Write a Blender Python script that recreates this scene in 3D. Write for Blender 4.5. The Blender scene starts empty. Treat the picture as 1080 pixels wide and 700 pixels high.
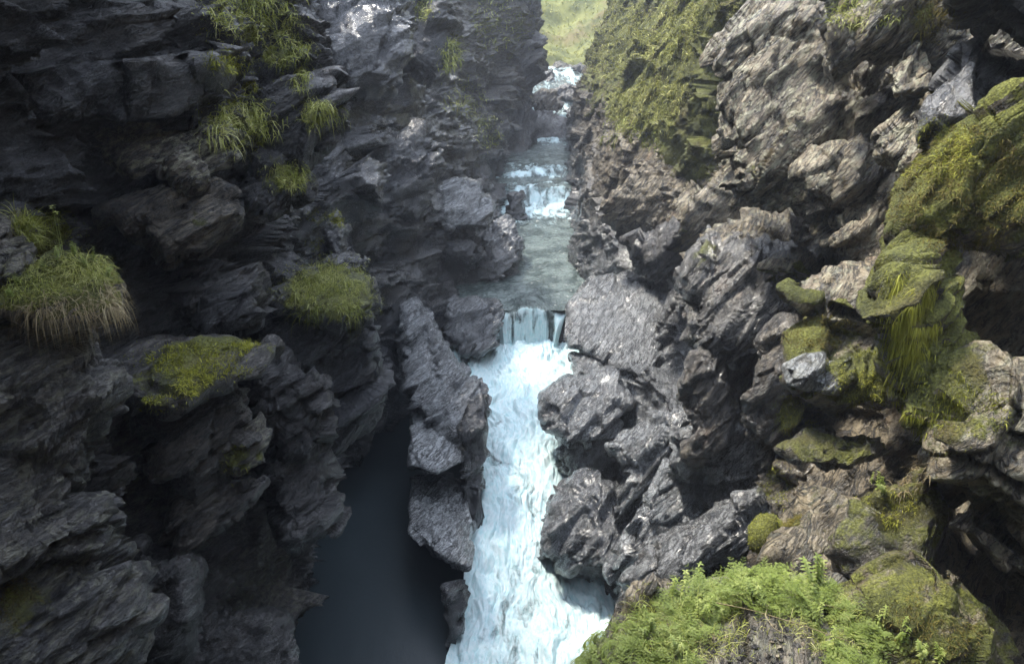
import bpy, math, random
import numpy as np
from mathutils import Vector, Matrix

# ------------------------------------------------------------------ camera, light, exposure
sc = bpy.context.scene
C = sc.collection
PITCH = math.radians(22.0)
FPX = 848.0
CAMZ = 9.0
cam_d = bpy.data.cameras.new("camera")
cam_d.sensor_width = 36.0
cam_d.lens = 36.0 * FPX / 1080.0
cam_d.clip_start = 0.05
cam_d.clip_end = 600
cam = bpy.data.objects.new("camera", cam_d)
C.objects.link(cam)
cam.location = (0, 0, CAMZ)
cam.rotation_euler = (math.pi / 2 - PITCH, 0, 0)
sc.camera = cam

SUN_EL, SUN_AZ = 62.0, 313.0        # azimuth: clockwise from +Y (upstream)
world = bpy.data.worlds.new("World")
sc.world = world
world.use_nodes = True
wn = world.node_tree.nodes
wl = world.node_tree.links
wn.clear()
sky = wn.new("ShaderNodeTexSky")
sky.sky_type = 'NISHITA'
sky.sun_disc = False
sky.sun_elevation = math.radians(SUN_EL)
sky.sun_rotation = math.radians(SUN_AZ)
sky.air_density = 1.0
sky.dust_density = 3.0
sky.ozone_density = 1.0
bg = wn.new("ShaderNodeBackground")
bg.inputs["Strength"].default_value = 0.15
wo = wn.new("ShaderNodeOutputWorld")
# broken white cloud over the blue
_tc = wn.new("ShaderNodeTexCoord")
_cn = wn.new("ShaderNodeTexNoise"); _cn.inputs["Scale"].default_value = 2.2; _cn.inputs["Detail"].default_value = 6
_cr = wn.new("ShaderNodeMapRange"); _cr.inputs[1].default_value = .36; _cr.inputs[2].default_value = .58
_cr.inputs[3].default_value = .25; _cr.inputs[4].default_value = .95
_cm = wn.new("ShaderNodeMix"); _cm.data_type = 'RGBA'
_cm.inputs[7].default_value = (8.2, 9.2, 11.0, 1)
wl.new(_tc.outputs["Generated"], _cn.inputs["Vector"])
wl.new(_cn.outputs["Fac"], _cr.inputs[0]); wl.new(_cr.outputs[0], _cm.inputs[0])
wl.new(sky.outputs[0], _cm.inputs[6])
# an overcast sky is brightest overhead
_sp = wn.new("ShaderNodeSeparateXYZ"); wl.new(_tc.outputs["Generated"], _sp.inputs[0])
_zr = wn.new("ShaderNodeMapRange"); _zr.inputs[1].default_value = .15; _zr.inputs[2].default_value = .85
_zr.inputs[3].default_value = .10; _zr.inputs[4].default_value = 1.35
_zm = wn.new("ShaderNodeVectorMath"); _zm.operation = 'SCALE'
wl.new(_sp.outputs["Z"], _zr.inputs[0]); wl.new(_cm.outputs[2], _zm.inputs[0]); wl.new(_zr.outputs[0], _zm.inputs["Scale"])
wl.new(_zm.outputs[0], bg.inputs[0])
wl.new(bg.outputs[0], wo.inputs[0])

sun_d = bpy.data.lights.new("sun", 'SUN')
sun_d.energy = 2.7
sun_d.angle = math.radians(9)
sun_d.color = (1.0, 0.94, 0.83)
sun = bpy.data.objects.new("sun", sun_d)
C.objects.link(sun)
_e, _a = math.radians(SUN_EL), math.radians(SUN_AZ)
_dir = Vector((math.sin(_a) * math.cos(_e), math.cos(_a) * math.cos(_e), math.sin(_e)))
sun.rotation_euler = _dir.to_track_quat('Z', 'Y').to_euler()

vs = sc.view_settings
vs.view_transform = 'Standard'
vs.look = 'None'
vs.gamma = 1.0
vs.exposure = 1.5
sc.render.engine = 'CYCLES'
sc.cycles.use_denoising = True
sc.cycles.use_adaptive_sampling = False
sc.cycles.denoising_prefilter = 'ACCURATE'
try:
    sc.cycles.denoiser = 'OPENIMAGEDENOISE'
except Exception:
    pass
sc.cycles.max_bounces = 6
sc.cycles.diffuse_bounces = 4
sc.cycles.glossy_bounces = 3
sc.cycles.transmission_bounces = 3
sc.cycles.caustics_reflective = False
sc.cycles.caustics_refractive = False
sc.cycles.sample_clamp_indirect = 6.0

rng = np.random.default_rng(11)
random.seed(11)

# ------------------------------------------------------------------ view helpers: a pixel of the photo and a depth give a point
FWD = np.array([0, math.cos(PITCH), -math.sin(PITCH)])
UP = np.array([0, math.sin(PITCH), math.cos(PITCH)])
RIGHT = np.array([1.0, 0, 0])
CAM = np.array([0, 0, CAMZ])


def ray(px, py):
    return FWD + RIGHT * ((px - 540) / FPX) + UP * ((350 - py) / FPX)


def at(px, py, d):
    return CAM + ray(px, py) * d


# ------------------------------------------------------------------ noise (numpy)
def _hash(ix, iy, iz, s):
    with np.errstate(over='ignore'):
        h = (ix * np.uint32(374761393) + iy * np.uint32(668265263)
             + iz * np.uint32(2246822519) + np.uint32((s * 3266489917) & 0xffffffff))
        h = (h ^ (h >> np.uint32(15))) * np.uint32(2246822519)
        h = (h ^ (h >> np.uint32(13))) * np.uint32(3266489917)
        return h ^ (h >> np.uint32(16))


_INV = np.float32(1.0 / 4294967295.0)


def vnoise(P, seed=0):
    P = np.asarray(P, np.float32)
    f = np.floor(P)
    I = f.astype(np.int64).astype(np.uint32)
    t = P - f
    t = t * t * t * (t * (t * 6 - 15) + 10)
    one = np.uint32(1)
    out = 0
    with np.errstate(over='ignore'):
        for dx in (0, 1):
            wx = t[:, 0] if dx else 1 - t[:, 0]
            for dy in (0, 1):
                wy = t[:, 1] if dy else 1 - t[:, 1]
                for dz in (0, 1):
                    wz = t[:, 2] if dz else 1 - t[:, 2]
                    h = _hash(I[:, 0] + one * np.uint32(dx), I[:, 1] + np.uint32(dy), I[:, 2] + np.uint32(dz), seed)
                    out = out + wx * wy * wz * (h * _INV)
    return out * 2 - 1


_ROT = np.array([[0.36, 0.48, -0.80], [-0.80, 0.60, 0.0], [0.48, 0.64, 0.60]], np.float32)


def fbm(P, octs=4, seed=0, gain=0.5, lac=2.03):
    P = np.asarray(P, np.float32)
    a, s, out = 1.0, 0.0, 0.0
    for o in range(octs):
        out = out + a * vnoise(P, seed + o * 17)
        s += a
        a *= gain
        P = (P @ _ROT.T) * lac + 3.7
    return out / s


def facet(P, seed=0, tilt=0.9):
    """fractured blocks: each random cell is a tilted plane of its own; returns (height, crack distance)"""
    P = np.asarray(P, np.float32)
    n = len(P)
    H = np.empty(n, np.float32)
    Cr = np.empty(n, np.float32)
    for a in range(0, n, 150000):
        p = P[a:a + 150000]
        f = np.floor(p)
        I = f.astype(np.int64).astype(np.uint32)
        m = len(p)
        b1 = np.full(m, 9e9, np.float32)
        b2 = np.full(m, 9e9, np.float32)
        hh = np.zeros(m, np.float32)
        with np.errstate(over='ignore'):
            for dx in (-1, 0, 1):
                for dy in (-1, 0, 1):
                    for dz in (-1, 0, 1):
                        jx = I[:, 0] + np.uint32(dx & 0xffffffff)
                        jy = I[:, 1] + np.uint32(dy & 0xffffffff)
                        jz = I[:, 2] + np.uint32(dz & 0xffffffff)
                        h = _hash(jx, jy, jz, seed)
                        u = (h & np.uint32(1023)).astype(np.float32) * (1 / 1023)
                        v = ((h >> np.uint32(10)) & np.uint32(1023)).astype(np.float32) * (1 / 1023)
                        w = ((h >> np.uint32(20)) & np.uint32(1023)).astype(np.float32) * (1 / 1023)
                        ex = p[:, 0] - (f[:, 0] + dx + 0.1 + 0.8 * u)
                        ey = p[:, 1] - (f[:, 1] + dy + 0.1 + 0.8 * v)
                        ez = p[:, 2] - (f[:, 2] + dz + 0.1 + 0.8 * w)
                        d = ex * ex + ey * ey + ez * ez
                        tz = (u * 7.31 + v * 3.17 + w * 5.77) % 1.0
                        val = (tz * 2 - 1) * 0.6 + tilt * ((v - .5) * 2 * ex + (w - .5) * 2 * ey + (u - .5) * 2 * ez)
                        near = d < b1
                        b2 = np.where(near, b1, np.minimum(b2, d))
                        hh = np.where(near, val, hh)
                        b1 = np.where(near, d, b1)
        H[a:a + 150000] = hh
        Cr[a:a + 150000] = np.sqrt(b2) - np.sqrt(b1)
    return H, Cr


def sstep(a, b, x):
    t = np.clip((x - a) / (b - a), 0, 1)
    return t * t * (3 - 2 * t)


NB = np.array([-0.60, 0.22, 0.77]); NB /= np.linalg.norm(NB)       # the bedding of the slate
T1 = np.cross(NB, [0, 0, 1.0]); T1 /= np.linalg.norm(T1)
T2 = np.cross(NB, T1)
BED_L = np.stack([T1, T2, NB], 1).astype(np.float32)
NB2 = np.array([-0.78, 0.16, 0.60]); NB2 /= np.linalg.norm(NB2)     # steeper on the right bank
T3 = np.cross(NB2, [0, 0, 1.0]); T3 /= np.linalg.norm(T3)
BED_R = np.stack([T3, np.cross(NB2, T3), NB2], 1).astype(np.float32)


def rock_disp(P, amp=1.0, big=1.0, fine=1.0, seed=0, right=False):
    """how far broken slate stands out at the points P (metres)"""
    P = np.asarray(P, np.float32)
    B = P @ (BED_R if right else BED_L)
    W = np.stack([fbm(B * 0.45 + k * 31.7, 2, 50 + k + seed) for k in range(3)], 1) * 0.13
    Q = B + W
    h1, c1 = facet(Q * np.array([0.42, 0.50, 1.25], np.float32), 1 + seed, 1.35)
    h2, c2 = facet(Q * np.array([0.95, 1.15, 3.4], np.float32), 2 + seed, 1.2)
    Q2 = Q + np.stack([vnoise(B * 3 + k * 11.3, 80 + k) for k in range(3)], 1) * 0.025
    h3, c3 = facet(Q2 * np.array([2.6, 3.0, 9.0], np.float32), 3 + seed, 1.2)
    d = big * (0.38 * h1 - 0.10 * (1 - sstep(0.0, 0.06, c1)))
    d += 0.18 * h2 - 0.05 * (1 - sstep(0.0, 0.06, c2))
    d += fine * (0.062 * h3 - 0.022 * (1 - sstep(0.0, 0.06, c3)))
    # thin leaves of slate
    s = Q2[:, 2] / 0.085
    s = s + .8 * np.sin(s * .83 + 1.3) + .5 * np.sin(s * .29) + 0.25 * fbm(B * 1.7, 2, 7)
    k = np.floor(s)
    z0 = np.zeros(len(k), np.uint32)
    hs = lambda q, w: (_hash(np.floor(q).astype(np.int64).astype(np.uint32), z0, z0, w) * _INV) - 0.5
    lay = hs(s, 5) * .5 + hs(s * .41 + .3, 6) * .9
    d += fine * 0.035 * lay * sstep(-.1, .5, vnoise(B * 0.9, 9))
    d += fine * 0.035 * fbm(B * np.array([5, 5, 11], np.float32), 3, 21)
    return d * amp


# ------------------------------------------------------------------ mesh helpers
def mesh_np(name, V, F, mats, smooth=True, attrs=None, mat_idx=None):
    """V (n,3); F (m,k) all faces with k corners"""
    V = np.ascontiguousarray(V, np.float32)
    F = np.ascontiguousarray(F, np.int32)
    me = bpy.data.meshes.new(name)
    me.vertices.add(len(V))
    me.vertices.foreach_set("co", V.ravel())
    m, k = F.shape
    me.loops.add(m * k)
    me.loops.foreach_set("vertex_index", F.ravel())
    me.polygons.add(m)
    me.polygons.foreach_set("loop_start", np.arange(0, m * k, k, dtype=np.int32))
    me.polygons.foreach_set("loop_total", np.full(m, k, np.int32))
    me.polygons.foreach_set("use_smooth", np.full(m, smooth, bool))
    if mat_idx is not None:
        me.polygons.foreach_set("material_index", np.ascontiguousarray(mat_idx, np.int32))
    me.update(calc_edges=True)
    for mt in (mats if isinstance(mats, (list, tuple)) else [mats]):
        me.materials.append(mt)
    for an, av in (attrs or {}).items():
        set_attr(me, an, av)
    return me


def set_attr(me, an, av):
    a = me.attributes.get(an) or me.attributes.new(an, 'FLOAT', 'POINT')
    a.data.foreach_set("value", np.ascontiguousarray(av, np.float32))


def link(name, me, parent=None):
    o = bpy.data.objects.new(name, me)
    C.objects.link(o)
    if parent is not None:
        o.parent = parent
    return o


def tag(o, label=None, cat=None, group=None, kind=None):
    if label: o['label'] = label
    if cat: o['category'] = cat
    if group: o['group'] = group
    if kind: o['kind'] = kind
    return o


def normals(V, F):
    n = np.zeros_like(V, dtype=np.float64)
    a, b, c = V[F[:, 0]], V[F[:, 1]], V[F[:, 2]]
    fn = np.cross(b - a, c - a)
    if F.shape[1] == 4:
        fn = np.cross(c - a, V[F[:, 3]] - b)
    for j in range(F.shape[1]):
        for k in range(3):
            n[:, k] += np.bincount(F[:, j], fn[:, k], len(V))
    return n / np.maximum(np.linalg.norm(n, axis=1, keepdims=True), 1e-9)


def grid_faces(nu, nv, wrap=False):
    i = np.arange(nu - 1)[:, None] * nv
    j = np.arange(nv - 1)[None, :]
    a = (i + j).ravel()
    return np.stack([a, a + 1, a + nv + 1, a + nv], 1)


# ------------------------------------------------------------------ materials
def new_mat(name):
    m = bpy.data.materials.new(name)
    m.use_nodes = True
    nt = m.node_tree
    b = nt.nodes["Principled BSDF"]
    return m, nt, b


class NT:
    """short-hand for node trees"""
    def __init__(s, nt): s.nt = nt
    def n(s, t, **kw):
        x = s.nt.nodes.new(t)
        for k, v in kw.items():
            if k.startswith('i_'):
                x.inputs[k[2:].replace('_', ' ')].default_value = v
            else:
                setattr(x, k, v)
        return x
    def l(s, a, b): s.nt.links.new(a, b)
    def attr(s, name): return s.n("ShaderNodeAttribute", attribute_name=name).outputs["Fac"]
    def noise(s, vec, scale, detail=4, rough=0.55, dist=0.0):
        x = s.n("ShaderNodeTexNoise"); x.inputs["Scale"].default_value = scale
        x.inputs["Detail"].default_value = detail; x.inputs["Roughness"].default_value = rough
        x.inputs["Distortion"].default_value = dist
        s.l(vec, x.inputs["Vector"]); return x.outputs["Fac"]
    def voro(s, vec, scale, feature='F1', out="Distance"):
        x = s.n("ShaderNodeTexVoronoi"); x.feature = feature; x.inputs["Scale"].default_value = scale
        s.l(vec, x.inputs["Vector"]); return x.outputs[out]
    def math(s, op, a, b=None, clamp=False):
        x = s.n("ShaderNodeMath", operation=op); x.use_clamp = clamp
        for i, v in enumerate((a, b)):
            if v is None: continue
            if isinstance(v, (int, float)): x.inputs[i].default_value = v
            else: s.l(v, x.inputs[i])
        return x.outputs[0]
    def ramp(s, f, lo, hi, a=0.0, b=1.0):
        x = s.n("ShaderNodeMapRange", interpolation_type='SMOOTHSTEP')
        x.inputs[1].default_value = lo; x.inputs[2].default_value = hi
        x.inputs[3].default_value = a; x.inputs[4].default_value = b
        s.l(f, x.inputs[0]); return x.outputs[0]
    def mix(s, f, a, b):
        x = s.n("ShaderNodeMix", data_type='RGBA')
        if isinstance(f, (int, float)): x.inputs[0].default_value = f
        else: s.l(f, x.inputs[0])
        for i, v in ((6, a), (7, b)):
            if isinstance(v, tuple): x.inputs[i].default_value = (*v, 1)
            else: s.l(v, x.inputs[i])
        return x.outputs[2]
    def mul(s, vec, v):
        x = s.n("ShaderNodeVectorMath", operation='MULTIPLY'); s.l(vec, x.inputs[0]); x.inputs[1].default_value = v
        return x.outputs[0]
    def bump(s, h, dist, strength=1.0, prev=None):
        x = s.n("ShaderNodeBump"); x.inputs["Distance"].default_value = dist; x.inputs["Strength"].default_value = strength
        s.l(h, x.inputs["Height"])
        if prev is not None: s.l(prev, x.inputs["Normal"])
        return x.outputs[0]


def rock_material():
    m, nt, b = new_mat("slate_rock")
    N = NT(nt)
    geo = N.n("ShaderNodeNewGeometry")
    pos = geo.outputs["Position"]
    # position in the frame of the bedding
    mp = N.n("ShaderNodeMapping", vector_type='POINT')
    mp.inputs["Rotation"].default_value = Matrix(BED_L.T.tolist()).to_euler()
    N.l(pos, mp.inputs["Vector"])
    mp2 = N.n("ShaderNodeMapping", vector_type='POINT')
    mp2.inputs["Rotation"].default_value = Matrix(BED_R.T.tolist()).to_euler()
    N.l(pos, mp2.inputs["Vector"])
    vm = N.n("ShaderNodeMix", data_type='VECTOR')
    N.l(N.attr("right"), vm.inputs[0]); N.l(mp.outputs[0], vm.inputs[4]); N.l(mp2.outputs[0], vm.inputs[5])
    bed = vm.outputs[1]
    bs = N.mul(bed, (1.0, 1.0, 2.4))
    tint, moss, wet, pale = N.attr("tint"), N.attr("moss"), N.attr("wet"), N.attr("pale")
    n1 = N.noise(pos, 1.3, 5, 0.6)
    n2 = N.noise(bs, 5.0, 6, 0.65, 0.12)
    n3 = N.noise(bs, 26.0, 6, 0.75)
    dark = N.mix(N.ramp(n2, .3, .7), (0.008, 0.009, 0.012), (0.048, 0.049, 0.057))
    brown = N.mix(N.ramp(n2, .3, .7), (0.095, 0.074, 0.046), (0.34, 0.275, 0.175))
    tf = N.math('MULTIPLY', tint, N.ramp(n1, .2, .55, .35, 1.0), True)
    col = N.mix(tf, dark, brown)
    fine = N.noise(pos, 42.0, 5, .75)
    col = N.mix(N.ramp(fine, .50, .66, 0, .55), col, N.mix(tf, (0.08, 0.082, 0.09), (0.33, 0.30, 0.235)))
    col = N.mix(N.ramp(fine, .36, .46, .6, 0), col, (0.012, 0.012, 0.013))
    col = N.mix(N.math('MULTIPLY', wet, .5), col, (0.004, 0.0045, 0.006))
    # worn pale grey slate beside the water, wet sheen painted into its colour, and hairline cracks along the leaves
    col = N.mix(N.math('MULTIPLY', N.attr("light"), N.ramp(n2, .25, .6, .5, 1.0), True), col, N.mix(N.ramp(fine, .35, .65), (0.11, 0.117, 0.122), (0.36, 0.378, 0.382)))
    cr = N.noise(N.mul(bed, (1.0, 1.0, 9.0)), 2.6, 6, .62, .25)
    cl = N.math('ABSOLUTE', N.math('SUBTRACT', cr, .5))
    crack = N.ramp(cl, .010, .036, 1, 0)
    col = N.mix(N.math('MULTIPLY', crack, .75), col, (0.012, 0.012, 0.013))
    cr2 = N.noise(N.mul(bed, (.8, 1.0, 5.0)), 1.1, 4, .55, .15)
    crack2 = N.ramp(N.math('ABSOLUTE', N.math('SUBTRACT', cr2, .5)), .006, .020, 1, 0)
    col = N.mix(N.math('MULTIPLY', crack2, .85), col, (0.010, 0.010, 0.011))
    # iron stain
    col = N.mix(N.math('MULTIPLY', N.ramp(N.noise(pos, 2.3, 4, .6), .58, .72, 0, .45), tint), col, (0.16, 0.085, 0.04))
    # lichen crust
    li = N.math('MULTIPLY', N.ramp(N.noise(bs, 8.0, 6, .7), .47, .62), pale, True)
    col = N.mix(li, col, (0.37, 0.36, 0.25))
    sp = N.math('MULTIPLY', N.ramp(N.voro(pos, 26.0), .10, .16, 1, 0), N.ramp(N.noise(pos, 3.1, 2), .52, .60, 0, .6), True)
    col = N.mix(N.math('MULTIPLY', sp, N.math('ADD', tint, .15)), col, (0.36, 0.36, 0.32))
    # moss
    mn = N.noise(pos, 9.0, 5, .65)
    mm = N.ramp(N.math('ADD', moss, N.math('MULTIPLY', N.math('SUBTRACT', mn, .5), .9)), .38, .58)
    mc = N.mix(N.ramp(N.noise(pos, 3.5, 4, .6), .35, .65), (0.085, 0.092, 0.016), (0.215, 0.222, 0.040))
    mc = N.mix(N.ramp(N.noise(pos, 1.1, 3, .5), .5, .68, 0, .75), mc, (0.110, 0.080, 0.026))
    mc = N.mix(N.ramp(N.noise(pos, 60.0, 2, .5), .35, .65, 0.55, 0), mc, (0.025, 0.028, 0.008))
    col = N.mix(mm, col, mc)
    N.l(col, b.inputs["Base Color"])
    r = N.ramp(n3, .3, .7, .34, .60)
    r = N.math('SUBTRACT', r, N.math('MULTIPLY', wet, N.ramp(n1, .35, .6, .12, .30)))
    r = N.math('ADD', r, N.math('MULTIPLY', mm, .5), True)
    N.l(r, b.inputs["Roughness"])
    b.inputs["Specular IOR Level"].default_value = 0.5
    N.l(N.math('MULTIPLY', wet, N.ramp(n1, .3, .5, .55, 1.0)), b.inputs["Coat Weight"])
    b.inputs["Coat Roughness"].default_value = 0.15
    b.inputs["Coat IOR"].default_value = 1.75
    h = N.math('ADD', N.math('MULTIPLY', n3, .6), N.math('MULTIPLY', N.noise(bs, 60.0, 3, .6), .25))
    b1 = N.bump(h, 0.022, 0.7)
    bc = N.bump(n2, 0.22, 0.8)
    b2 = N.bump(n2, 0.14, 0.7, b1)
    mh = N.math('MULTIPLY', mm, N.noise(pos, 55.0, 3, .6))
    b2 = N.bump(N.math('SUBTRACT', 1.0, N.math('MAXIMUM', crack, crack2)), 0.06, 0.8, b2)
    b3 = N.bump(mh, 0.05, 0.8, b2)
    N.l(b3, b.inputs["Normal"]); bc = N.bump(h, .016, .6, bc); N.l(bc, b.inputs["Coat Normal"])
    return m


def water_material():
    m, nt, b = new_mat("river_water")
    N = NT(nt)
    pos = N.n("ShaderNodeNewGeometry").outputs["Position"]
    foam = N.attr("foam")
    streak = N.mul(pos, (1.0, 0.38, .6))
    fn = N.noise(streak, 4.5, 6, .68, .6)
    f = N.ramp(N.math('ADD', foam, N.math('MULTIPLY', N.math('SUBTRACT', fn, .5), 1.5)), .30, .72)
    fine = N.noise(streak, 16.0, 5, .7, .8)
    white = N.mix(N.ramp(fine, .30, .62), (0.35, 0.53, 0.545), (0.53, 0.62, 0.625))
    thin = N.mix(N.ramp(N.noise(pos, 2.0, 3), .4, .6), (0.045, 0.060, 0.056), (0.11, 0.135, 0.125))
    thin = N.mix(N.ramp(foam, -.45, -.2, 1, 0), thin, (0.017, 0.024, 0.027))
    N.l(N.mix(f, thin, white), b.inputs["Base Color"])
    N.l(N.math('ADD', N.ramp(f, 0, 1, .06, .55), N.ramp(foam, -.45, -.2, .24, 0)), b.inputs["Roughness"])
    b.inputs["IOR"].default_value = 1.33
    rip = N.noise(N.mul(pos, (1.0, .7, 1.0)), 7.0, 4, .55, .3)
    rip = N.math('MULTIPLY', rip, N.ramp(foam, -.5, -.2, .02, 1))
    b1 = N.bump(N.math('MULTIPLY', rip, N.math('SUBTRACT', 1.0, f)), .12, .9)
    b2 = N.bump(fine, .02, .14, b1)
    N.l(b2, b.inputs["Normal"])
    return m


M_ROCK = rock_material()
M_WATER = water_material()

# ------------------------------------------------------------------ the walls of the gorge
ZS = [-1.5, 0.3, 2.5, 4.5, 6.5, 8.5, 11, 14, 17, 18]
LEFT = [
    (-9, [-.4, -.4, -.4, -.4, -.4, -.4, -.4, -.4, -1, -40]),  # unseen bend behind the camera, closed in to block light from there
    (-5, [-3.6, -3.6, -3.6, -3.6, -3.6, -3.6, -3.2, -2.6, -5, -40]),
    (-2, [-4.4, -4.2, -4.1, -4.1, -4.1, -4.3, -3.6, -3.0, -6, -40]),
    (2, [-4.2, -4.0, -3.9, -3.9, -3.9, -4.2, -1.7, -0.6, -5, -40]),  # upper levels: unseen overhang, shaped to shade the near left wall
    (5, [-4.0, -3.6, -3.3, -3.3, -3.9, -4.7, -1.9, -1.2, -5, -40]),  # the same shading overhang, above the view
    (8, [-3.8, -3.4, -3.0, -3.0, -3.5, -4.0, -2.9, -2.9, -5, -40]),
    (10.6, [-3.6, -3.2, -2.6, -2.15, -2.4, -2.9, -3.2, -3.2, -6, -40]),
    (12.6, [-3.8, -3.7, -3.5, -3.2, -3.3, -3.5, -4.0, -4.4, -7, -40]),
    (15, [-3.6, -3.5, -3.0, -2.9, -3.1, -3.5, -4.3, -5.2, -8, -40]),
    (18, [-2.5, -2.3, -1.9, -2.4, -3.0, -3.7, -4.8, -6, -9, -40]),
    (22, [-1.3, -1.2, -0.95, -1.5, -2.4, -3.4, -4.7, -6, -9, -40]),
    (27, [-.7, -.6, -.5, -.9, -1.6, -2.5, -3.6, -5, -8, -40]),
    (32, [-.3, -.3, -.3, -.5, -.8, -1.4, -2.0, -3.4, -6, -40]),
    (36.5, [.3, .25, .2, .55, .8, .8, .3, -.8, -3, -40]),
    (39, [.4, .4, .4, .7, .9, .9, .5, -.5, -3, -40]),
    (44, [-.4, -.4, -.4, -.5, -.8, -1.2, -2, -3, -6, -40]),
    (60, [-4, -4, -4, -4, -5, -6, -7, -8, -12, -40]),
    (90, [-8, -8, -8, -8, -9, -10, -11, -12, -16, -40]),
]
RIGHTW = [
    (-9, [.4, .4, .4, .4, .4, .4, .4, .4, 1, 40]),  # right side of the added bend that shuts out light from behind
    (-5, [3.0, 3.0, 3.0, 3.0, 3.0, 3.0, 3.0, 3.4, 6, 40]),
    (-2, [3.2, 3.2, 3.2, 3.3, 3.5, 3.6, 4.0, 4.8, 8, 40]),
    (2, [1.9, 2.0, 2.1, 3.0, 3.5, 3.7, 3.7, 4.5, 8, 40]),
    (5, [0.8, 0.9, 1.2, 2.9, 3.6, 3.8, 4.0, 4.7, 8, 40]),
    (8, [1.2, 1.3, 1.8, 3.0, 3.6, 3.6, 4.2, 5.0, 9, 40]),
    (12, [.8, 1.2, 2.5, 3.1, 3.5, 3.6, 4.4, 5.4, 10, 40]),
    (15, [.5, 1.0, 2.4, 3.2, 3.5, 3.8, 4.6, 5.8, 10, 40]),
    (18, [1.0, 1.3, 2.5, 3.1, 3.3, 3.9, 4.9, 6.2, 11, 40]),
    (22, [1.7, 1.7, 1.8, 2.3, 2.8, 3.8, 5.1, 6.6, 11, 40]),
    (27, [2.0, 2.0, 2.1, 2.5, 3.2, 4.3, 5.6, 7.0, 11, 40]),
    (32, [2.2, 2.2, 2.2, 2.6, 3.2, 4.2, 5.3, 6.6, 10, 40]),
    (37, [2.4, 2.4, 2.4, 2.8, 3.3, 4.1, 4.8, 5.6, 9, 40]),
    (43, [3, 3, 3, 3.4, 4, 5, 6, 7, 10, 40]),
    (60, [5, 5, 5, 6, 7, 8, 9, 10, 14, 40]),
    (90, [9, 9, 9, 10, 11, 12, 13, 14, 18, 40]),
]


def lerp_rows(tab, Y, Z):
    ys = np.array([r[0] for r in tab], float)
    xs = np.array([r[1] for r in tab], float)
    # monotone-ish cubic in Y at every level, then in Z
    rows = np.stack([np.interp(Y, ys, xs[:, k]) for k in range(len(ZS))], 1)
    rs = np.stack([np.interp(Y - .6, ys, xs[:, k]) + np.interp(Y + .6, ys, xs[:, k]) for k in range(len(ZS))], 1) / 2
    rows = (rows + rs) / 2
    X = np.empty((len(Y), len(Z)))
    for i in range(len(Y)):
        X[i] = np.interp(Z, ZS, rows[i])
    k = 5
    pad = np.pad(X, ((0, 0), (k, k)), 'edge')
    ker = np.hanning(2 * k + 3)[1:-1]; ker /= ker.sum()
    return np.stack([np.convolve(r, ker, 'valid') for r in pad], 0)


def geo_range(a, b, n0, growth):
    s = np.cumsum(n0 * growth ** np.arange(4000))
    s = a + np.concatenate([[0], s])
    return s[s <= b]


YS = np.concatenate([np.arange(-9, 1.5, 0.12), geo_range(1.5, 90, 0.016, 1.0031)])
ZG = np.concatenate([np.arange(-1.5, 10.6, 0.026), np.arange(10.6, 17, 0.11), [17, 17.4, 17.7, 18.0]])
ROCKS = []
DENTS = [  # pixel of the photo, depth, radius, how deep: hollows and caves in the walls
    (50, 80, 6.6, 1.7, 1.8), (60, 190, 6.2, 0.8, 0.9), (160, 300, 7.6, .8, 1.1), (215, 330, 8.5, .5, .6),
    (495, 282, 22, .75, 1.3), (345, 200, 12.0, .9, .9), (370, 420, 13.5, 1.2, .8),
    (850, 275, 9.4, .6, 1.3), (915, 300, 8.2, .5, 1.3), (770, 232, 10.5, .7, .9), (1050, 335, 5.0, .75, 1.9), (782, 405, 10.4, .42, .9),
    (690, 215, 16, 1.0, .9), (880, 515, 6.6, .45, .8), (1062, 635, 4.9, .6, 1.8), (1060, 60, 5.4, .6, .8),
]


def wall(name, tab, side):
    X = lerp_rows(tab, YS, ZG)
    back = sstep(-1, 3, YS) * (1 - sstep(12, 17, YS))
    X += side * back[:, None] * (0.30 + 0.35 * sstep(1.5, 5, ZG))[None, :]
    V = np.empty((len(YS), len(ZG), 3))
    V[..., 0] = X
    V[..., 1] = YS[:, None]
    V[..., 2] = ZG[None, :]
    V = V.reshape(-1, 3)
    F = grid_faces(len(YS), len(ZG))
    if side > 0:
        F = F[:, ::-1]
    push = lambda nn: (lambda q: q / np.linalg.norm(q, axis=1, keepdims=True))(nn * np.array([1, .6, .6]))
    n = push(normals(V, F))
    hollow = np.zeros(len(V))
    for px, py, dd, rr, dp in DENTS:
        if (px - 555) * side < 0:
            continue
        rel = V - CAM                                   # the spot of the wall nearest to that line of sight
        dz = rel @ FWD
        qx = 540 + FPX * rel[:, 0] / np.maximum(dz, .1); qy = 350 - FPX * (rel @ UP) / np.maximum(dz, .1)
        c = V[np.argmin(np.where(dz > 1, (qx - px) ** 2 + (qy - py) ** 2 + dz * 2, 1e12))]
        e = (V - c) * np.array([.6, 1, 1.25])
        hollow = np.maximum(hollow, dp * np.exp(-(e * e).sum(1) / (rr * rr)))
    V = V - n * hollow[:, None]
    n = push(normals(V, F))
    # broken slate: the push turns a little outwards so that ledges stick out
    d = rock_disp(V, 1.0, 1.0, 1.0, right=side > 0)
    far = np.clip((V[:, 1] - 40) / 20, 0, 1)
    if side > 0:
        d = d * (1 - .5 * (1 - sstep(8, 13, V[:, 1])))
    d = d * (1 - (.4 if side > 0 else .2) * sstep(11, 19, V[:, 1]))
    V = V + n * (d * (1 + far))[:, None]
    me = mesh_np(name, V, F, M_ROCK)
    o = link(name, me)
    tag(o, kind='structure')
    ROCKS.append(dict(o=o, V=V, F=F, tint=None, moss=0.0, side=side, wet=None, pale=None))
    return o


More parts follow.
